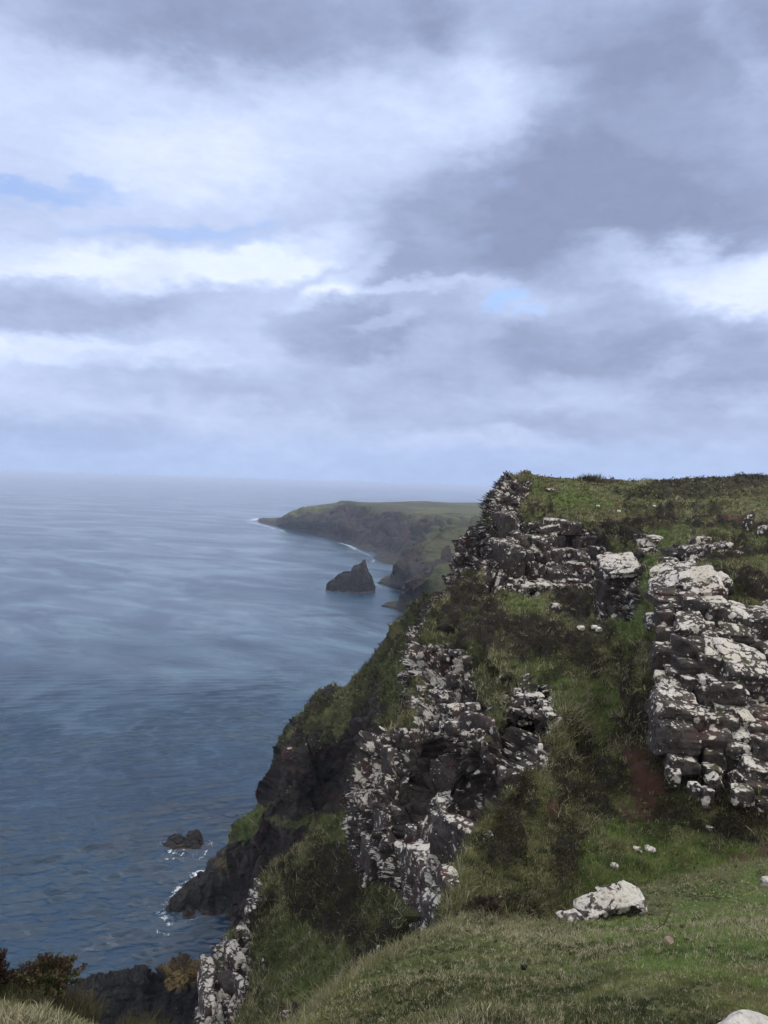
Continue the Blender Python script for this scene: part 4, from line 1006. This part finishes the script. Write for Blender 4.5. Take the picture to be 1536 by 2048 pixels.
# the big pale boulder in the turf is two joined lumps
bs = []
for (x_, y_, w_, h_, yw, tl, sd_) in [(1242, 1792, 92, 17, .1, (.36, -.10), 71), (1190, 1809, 80, 17, .2, (.36, -.46), 74), (1140, 1838, 54, 20, .1, (.2, -.35), 73)]:
    Y0 = 13.4 + (1222 - x_) * -.004
    W, H_ = w_ * Y0 / F, h_ * Y0 / F * 1.5
    bs.append(block(at(x_, y_ + 4, Y0), (W, W * .7, H_), yw, tl, 24, 8, 12, .05, np.random.default_rng(sd_), (.75, .96)))
V_, F_ = merge(bs)
tag(mesh_obj('pale_boulder', V_, F_, M_ROCKN, attrs={'lichen': np.full(len(V_), .62)}, smooth=False), 'long whitish boulder half sunk in the near turf, sloping down to the left', 'boulder')
stone('stone', 1502, 2062, 120, 46, 'whitish boulder cut off by the bottom right corner of the view', lich=.8, seed=75, depthk=.8, res=24)
def plain_stone_material(name, c0, c1, scale=6):
    m, n, b, _ = new_mat(name)
    P = n.new('ShaderNodeNewGeometry').outputs['Position']
    c2 = n.noise(P, scale, 5, .65); c3 = n.noise(P, scale * 5, 3, .6)
    n.link(n.mix(n.ramp(c2, .35, .65), c0, c1), b.inputs['Base Color'])
    bump(n, b, n.math('ADD', n.math('MULTIPLY', c2, .02), n.math('MULTIPLY', c3, .006)))
    return m
M_BROWN = plain_stone_material('brown_stone', (0.13, 0.10, 0.075, 1), (0.22, 0.17, 0.13, 1))
M_PALE = plain_stone_material('pale_stone', (0.34, 0.33, 0.30, 1), (0.62, 0.60, 0.57, 1), 9)
M_DARK = plain_stone_material('dark_stone', (0.010, 0.010, 0.010, 1), (0.022, 0.020, 0.018, 1))
stone('stone', 1338, 1883, 21, 18, 'small rounded tan-brown stone lying on the near green turf', 'stone', 0, 76, mat=M_BROWN, k=2.3, sinkpx=.1)
stone('dropping', 1048, 1934, 15, 12, 'small black dropping on the near turf left of the brown stone', 'dropping', 0, 77, mat=M_DARK, k=2.2, cuts=12)
stone('stone', 1275, 1702, 22, 17, 'broken white stone with a dark side, left of the pair above the near turf', 'stone', .7, 78, group='white stones on the slope')
stone('stone', 1299, 1698, 22, 10, 'flat white stone, right of the pair above the near turf', 'stone', .9, 79, group='white stones on the slope', mat=M_PALE)
stone('stone', 1229, 1731, 16, 8, 'small flat white stone just below left of the pair on the slope', 'stone', .9, 80, group='white stones on the slope', mat=M_PALE)
stone('stone', 1536, 1765, 26, 20, 'white rock at the right edge, halfway up the near turf', 'stone', .8, 81)
stone('stone', 1420, 1657, 16, 10, 'white stone in dark heather under the right outcrop', 'stone', .9, 82, mat=M_PALE)
stone('stone', 1111, 1217, 26, 22, 'rounded pale grey boulder in the heather below the dark outcrop', 'boulder', .75, 83)
stone('stone', 1162, 1255, 15, 8, 'small white stone left of the pair under the rock pillar', 'stone', .9, 84, mat=M_PALE)
stone('stone', 1189, 1254, 12, 7, 'middle small white stone under the rock pillar', 'stone', .9, 85, mat=M_PALE)
stone('stone', 1197, 1259, 13, 9, 'right-hand small white stone under the rock pillar', 'stone', .9, 86, mat=M_PALE)
stone('standing_stone', 1497, 1042, 20, 34, 'upright grey slab standing beside the patch of orange soil', 'standing stone', .5, 87, tilt=(0, .35), depthk=.7)
stone('stone', 1525, 1062, 20, 24, 'grey leaning rock at the right edge beside the upright slab', 'stone', .45, 88, tilt=(0, .4))
stone('stone', 1196, 1012, 7, 4, 'tiny white stone on the green top left of the skyline tuft', 'stone', .9, 89, mat=M_PALE, res=7)
stone('stone', 1238, 1022, 8, 4, 'tiny white stone on the upper green slope, middle', 'stone', .9, 90, mat=M_PALE, res=7)
stone('stone', 1309, 1012, 7, 4, 'tiny white stone on the upper green slope, rightmost', 'stone', .9, 91, mat=M_PALE, res=7)
stone('stone', 1098, 980, 20, 6, 'flat grey slab in the grass right of the summit rocks', 'stone', .45, 92, res=7)
stone('stone', 1081, 1494, 12, 14, 'pale oval stone in grass right of the black cleft', 'stone', .9, 93, mat=M_PALE)
stone('stone', 525, 1930, 8, 22, 'narrow pale rock poking from grass right of the leaning rib', 'stone', .8, 94, depthk=.8)
stone('stone', 757, 1896, 7, 12, 'small white stone at the broken edge of the near turf', 'stone', .9, 95, mat=M_PALE, res=7)
stone('stone', 571, 2032, 24, 18, 'pale stone at the lip of the turf near the bottom edge', 'stone', .55, 96)

# ------------------------------------------------------------------ vegetation
def tri_mesh(name, V_, C_, mat, **kw):
    n_ = len(V_) // 3
    return mesh_obj(name, V_, None, mat, col=C_, smooth=True, tri=np.arange(n_ * 3).reshape(-1, 3), **kw)
def leaf_material(name):
    m, n, b, out = new_mat(name)
    a = n.attr('Col').outputs['Color']
    n.link(a, b.inputs['Base Color']); b.inputs['Roughness'].default_value = .75; b.inputs['Specular IOR Level'].default_value = .15
    tr = n.new('ShaderNodeBsdfTranslucent'); n.link(a, tr.inputs[0])
    mxs = n.new('ShaderNodeMixShader'); mxs.inputs[0].default_value = .25
    n.link(b.outputs[0], mxs.inputs[1]); n.link(tr.outputs[0], mxs.inputs[2]); n.link(mxs.outputs[0], out.inputs[0])
    return m
M_LEAF = leaf_material('grass_blades')
M_HEATH = leaf_material('heather_leaves')
UPV = np.array([0, 0, 1.0])
def blades(P_, N_, size, col, k, wid, lean=.55, wind=(.18, -.05), rng=RNG):
    """k bent two-triangle blades at each point"""
    n_ = len(P_); P2 = np.repeat(P_, k, 0); N2 = np.repeat(N_, k, 0); s2 = np.repeat(size, k) * rng.uniform(.55, 1.2, n_ * k); w2 = np.repeat(wid, k) * rng.uniform(.7, 1.3, n_ * k)
    c2 = np.repeat(col, k, 0) * rng.uniform(.75, 1.3, (n_ * k, 1))
    base = P2 + rng.normal(0, .35, (n_ * k, 3)) * s2[:, None] * np.array([1, 1, .15])
    dr = .45 * N2 + .75 * UPV + rng.normal(0, lean, (n_ * k, 3)) + np.array([wind[0], wind[1], 0]); dr /= np.linalg.norm(dr, axis=1, keepdims=True)
    side = np.cross(dr, rng.normal(size=(n_ * k, 3))); side /= np.linalg.norm(side, axis=1, keepdims=True) + 1e-9
    side = side * w2[:, None] * .5
    mid = base + dr * s2[:, None] * .55
    dr2 = dr + rng.normal(0, .3, (n_ * k, 3)) - .25 * UPV
    tip = mid + dr2 * s2[:, None] * .5
    base = base - .05 * UPV * s2[:, None]
    V_ = np.stack([base - side, base + side, mid + side * .8, base - side, mid + side * .8, mid - side * .8, mid - side * .8, mid + side * .8, tip], 1).reshape(-1, 3)
    c9 = np.repeat(c2, 9, 0)
    return V_, c9
def leaves(P_, N_, rad, col, k, leaf, rng=RNG):
    """k small leaf triangles scattered in a dome of radius rad round each point"""
    n_ = len(P_); P2 = np.repeat(P_, k, 0); N2 = np.repeat(N_, k, 0); r2 = np.repeat(rad, k)[:, None]; l2 = np.repeat(leaf, k)[:, None] * rng.uniform(.6, 1.4, (n_ * k, 1))
    c2 = np.repeat(col, k, 0) * rng.uniform(.6, 1.45, (n_ * k, 1))
    o_ = rng.normal(size=(n_ * k, 3)); o_ /= np.linalg.norm(o_, axis=1, keepdims=True)
    o_ = o_ * rng.uniform(.3, 1, (n_ * k, 1)) + .45 * N2
    c_ = P2 + o_ * r2
    a = rng.normal(size=(n_ * k, 3)) + .5 * UPV; a /= np.linalg.norm(a, axis=1, keepdims=True)
    b_ = np.cross(a, rng.normal(size=(n_ * k, 3))); b_ /= np.linalg.norm(b_, axis=1, keepdims=True) + 1e-9
    V_ = np.stack([c_ - b_ * l2 * .4, c_ + b_ * l2 * .4, c_ + a * l2 * 1.3], 1).reshape(-1, 3)
    return V_, np.repeat(c2, 3, 0)
def pick(s, weight, n_, ymax=1e9, ymin=0, margin=60):
    px_, py_ = s.px.ravel(), s.py.ravel()
    ok = (px_ > -margin) & (px_ < 1536 + margin * 2) & (py_ < 2048 + margin * 2) & (s.Y.ravel() < ymax) & (s.Y.ravel() > ymin)
    wg = weight.ravel() * ok
    return RNG.choice(len(wg), size=n_, p=wg / wg.sum())
def jit(s, i):
    """random point near vertex i"""
    P_ = s.P.reshape(-1, 3); c = s.shape[1]; j = np.minimum(i + 1, len(P_) - 1); k = np.minimum(i + c, len(P_) - 1)
    a, b_ = RNG.random((len(i), 1)) - .5, RNG.random((len(i), 1)) - .5
    return P_[i] + a * (P_[j] - P_[i]) + b_ * (P_[k] - P_[i])
def lerp(a, b_, t): return np.asarray(a) * (1 - t[:, None]) + np.asarray(b_) * t[:, None]
DG, OL, ST, GR = (0.030, 0.038, 0.015), (0.125, 0.132, 0.052), (0.31, 0.285, 0.185), (0.095, 0.135, 0.038)

GV, GC, HV, HC = [], [], [], []
def grow(s, ngrass, nheath, gs=(.10, .2), hs=(.12, .28), straw=.25, kb=5, ymin=0, ymax=1e9, hk=12, gain=1.12):
    rock = s.A['rock'].ravel(); he = s.A['heather'].ravel(); gr = s.A['green'].ravel(); so_ = s.A['soil'].ravel()
    N_ = s.N.reshape(-1, 3); Nup = np.where((N_[:, 2:3] < 0), -N_, N_)
    wg = (1 - rock) * (1 - .75 * he) * (1 - .97 * so_) + .003
    i = pick(s, wg, ngrass, ymax, ymin); P_ = jit(s, i)
    yy = s.Y.ravel()[i]
    tn = np.clip(.5 + .9 * fbm(P_ * .35, 3, 401), 0, 1); t2 = np.clip(.5 + .9 * fbm(P_ * 1.7, 3, 404), 0, 1)
    col = lerp(DG, OL, t2); isst = (RNG.random(len(i)) < straw * (.35 + 1.3 * tn) * (1 - .5 * gr[i])); col[isst] = np.array(ST) * RNG.uniform(.5, 1.0, (isst.sum(), 1))
    g_ = gr[i] * (~isst); col = col * (1 - g_[:, None]) + np.array(GR) * g_[:, None] * (.6 + .7 * t2[:, None])
    size = RNG.uniform(*gs, len(i)) * (.7 + .8 * tn); wid = np.maximum(size * .055, yy / F * 1.15)
    v, c = blades(P_, Nup[i], size, col * gain, kb, wid); GV.append(v); GC.append(c)
    if nheath:
        wh = (1 - rock) * he ** 1.3 * (1 - so_) + .0008
        i = pick(s, wh, nheath, ymax, ymin); P_ = jit(s, i); yy = s.Y.ravel()[i]
        t = np.clip(.5 + .8 * fbm(P_ * .6, 3, 411), 0, 1)
        col = lerp((0.018, 0.013, 0.010), (0.045, 0.034, 0.023), t); gm_ = RNG.random(len(i)) < .28; col[gm_] = (0.026, 0.034, 0.013)
        rad = RNG.uniform(*hs, len(i)); leaf = np.maximum(np.clip(yy * .002, .008, .035), yy / F * 1.7)
        v, c = leaves(P_, Nup[i], rad, col, hk, leaf); HV.append(v); HC.append(c)
grow(A, 42000, 15000, (.12, .26), (.10, .30), .28, ymax=100)
grow(Nn, 14000, 8000, (.18, .40), (.15, .4), .22, ymax=80)
grow(B, 2500, 1500, (.15, .3), (.1, .25), .3, ymax=60)
grow(E, 1500, 800, (.25, .5), (.2, .4), .2, ymax=95)
grow(Mm, 12000, 5000, (.25, .5), (.2, .45), .12, kb=4, hk=10)
tag(tri_mesh('hill_grass', np.concatenate(GV), np.concatenate(GC), M_LEAF), 'rough grass over the hillside and cliff ledges', 'grass', kind='stuff')
tag(tri_mesh('heather_undergrowth', np.concatenate(HV), np.concatenate(HC), M_HEATH), 'dark heather growing over the slopes', 'heather', kind='stuff')
GV, GC, HV, HC = [], [], [], []
grow(Fs, 84000, 250, (.024, .062), (.03, .06), .55, kb=7, ymin=2.2, gain=1.35)
# longer bleached grass along the lip of the knoll
lip = np.exp(-((Fs.py - np.interp(Fs.px, fx, fe) - 6) / 14) ** 2)
lip = lip * (Fs.px > 540); i = pick(Fs, lip, 2600, ymin=3); P_ = jit(Fs, i); N_ = Fs.N.reshape(-1, 3)[i]; N_ = np.where(N_[:, 2:3] < 0, -N_, N_)
t_ = RNG.random(len(i)); v, c = blades(P_, N_, RNG.uniform(.08, .2, len(i)), lerp(OL, ST, t_) * .9, 6, np.full(len(i), .006)); GV.append(v); GC.append(c)
tag(tri_mesh('turf_grass', np.concatenate(GV), np.concatenate(GC), M_LEAF), 'short wiry turf on the near knoll', 'grass', kind='stuff')
tag(tri_mesh('heather_sprigs', np.concatenate(HV), np.concatenate(HC), M_HEATH), 'low heather sprigs in the near turf', 'heather', kind='stuff')

def bush(name, px_, py_, Y_, rx, h_, label, cols, n_=1400, leaf=.018, cat='heather bush', group=None, stems=40):
    """heather bush: woody stems carrying many small leaves"""
    base = at(px_, py_, Y_); rng = np.random.default_rng(int(px_ * 7 + py_))
    root = bpy.data.objects.new(name, None); sc.collection.objects.link(root); root.location = base
    tag(root, label, cat, group)
    m_ = max(60, n_ // 14); th = rng.uniform(0, 6.283, m_); rr = np.sqrt(rng.random(m_))
    lob = 1 + .22 * np.sin(2 * th + px_) + .16 * np.sin(5 * th + py_)
    b_ = base + np.stack([rx * .25 * rr * np.cos(th), rx * .25 * rr * np.sin(th), 0 * rr], 1)
    tp = base + np.stack([rx * rr * lob * np.cos(th), rx * rr * lob * np.sin(th), h_ * (1.02 - .75 * rr ** 1.8) * rng.uniform(.6, 1.12, m_)], 1)
    tp = tp + rng.normal(0, .02, tp.shape)
    k_ = 14; f_ = rng.uniform(.35, 1.0, (m_, k_, 1)); bow = np.sin(f_ * 3.14) * .03
    c_ = (b_[:, None] * (1 - f_) + tp[:, None] * f_ + np.concatenate([0 * f_, 0 * f_, bow], 2)).reshape(-1, 3)
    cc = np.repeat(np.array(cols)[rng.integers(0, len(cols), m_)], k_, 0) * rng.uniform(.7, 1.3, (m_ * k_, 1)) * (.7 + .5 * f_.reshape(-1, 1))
    N_ = np.tile(UPV, (len(c_), 1))
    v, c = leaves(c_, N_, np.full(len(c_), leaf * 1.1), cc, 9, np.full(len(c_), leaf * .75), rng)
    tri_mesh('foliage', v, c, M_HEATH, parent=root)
    sd_ = rng.normal(size=(m_, 3)) * .003
    v = np.stack([b_ - sd_, b_ + sd_, tp + (tp - b_) * .05], 1).reshape(-1, 3); tri_mesh('stems', v, np.tile((0.07, 0.045, 0.034), (len(v), 1)), M_HEATH, parent=root)
    return root
bush('heather_bush', 88, 1990, 5.7, .26, .27, 'ragged reddish-brown heather bush at the bottom left, right of the tall grass', [(0.060, 0.040, 0.028), (0.050, 0.040, 0.022), (0.050, 0.055, 0.022), (0.09, 0.07, 0.045)], 2800)
bush('heather_bush', -14, 1992, 5.3, .14, .34, 'dark heather stems cut off by the left edge of the view', [(0.030, 0.016, 0.014), (0.022, 0.018, 0.012)], 900)
bush('heather_bush', 968, 1832, 13.0, .42, .28, 'dull purple heather cushion on the lip above the white rock foot', [(0.060, 0.036, 0.034), (0.045, 0.030, 0.024), (0.040, 0.036, 0.022)], 1500, .025)
def tussock(px_, py_, Y_, h_, rx, label, c0, c1, n_=420, group=None):
    base = at(px_, py_, Y_); rng = np.random.default_rng(int(px_ * 3 + py_))
    th = rng.uniform(0, 6.283, n_); rr = np.sqrt(rng.random(n_)); P_ = base + np.stack([rx * rr * np.cos(th), rx * rr * np.sin(th), -.02 + 0 * rr], 1)
    N_ = np.stack([rr * np.cos(th), rr * np.sin(th), 1 + 0 * rr], 1)
    v, c = blades(P_, N_, np.full(n_, h_), lerp(c0, c1, rng.random(n_)), 4, np.full(n_, max(.004, Y_ / F * .9)), .22, rng=rng)
    return tag(tri_mesh('grass_tussock', v, c, M_LEAF), label, 'grass tussock', group)
tussock(36, 2000, 5.6, .24, .10, 'tall green grass tussock at bottom left against the heather bush', (0.035, 0.05, 0.018), (0.10, 0.10, 0.05))
tussock(272, 2095, 6.2, .20, .12, 'arching green and straw grass tussock in front of the black shore rocks', (0.040, 0.050, 0.018), (0.15, 0.125, 0.06), 620)
tussock(130, 2035, 5.6, .13, .20, 'low bleached grass clump under the heather bush', (0.05, 0.05, 0.025), (0.14, 0.12, 0.07), 500)
tussock(20, 2040, 5.2, .12, .20, 'straw-coloured grass clump in the bottom left corner', (0.05, 0.05, 0.025), (0.13, 0.12, 0.07), 500)
tussock(1172, 962, 79, .8, .35, 'dark grass tuft on the skyline, left of the pair', (0.02, 0.02, 0.012), (0.05, 0.045, 0.028), 60)
tussock(1190, 962, 79.5, .8, .35, 'pale grass tuft on the skyline, right of the pair', (0.05, 0.05, 0.03), (0.12, 0.11, 0.07), 60)
print('built')
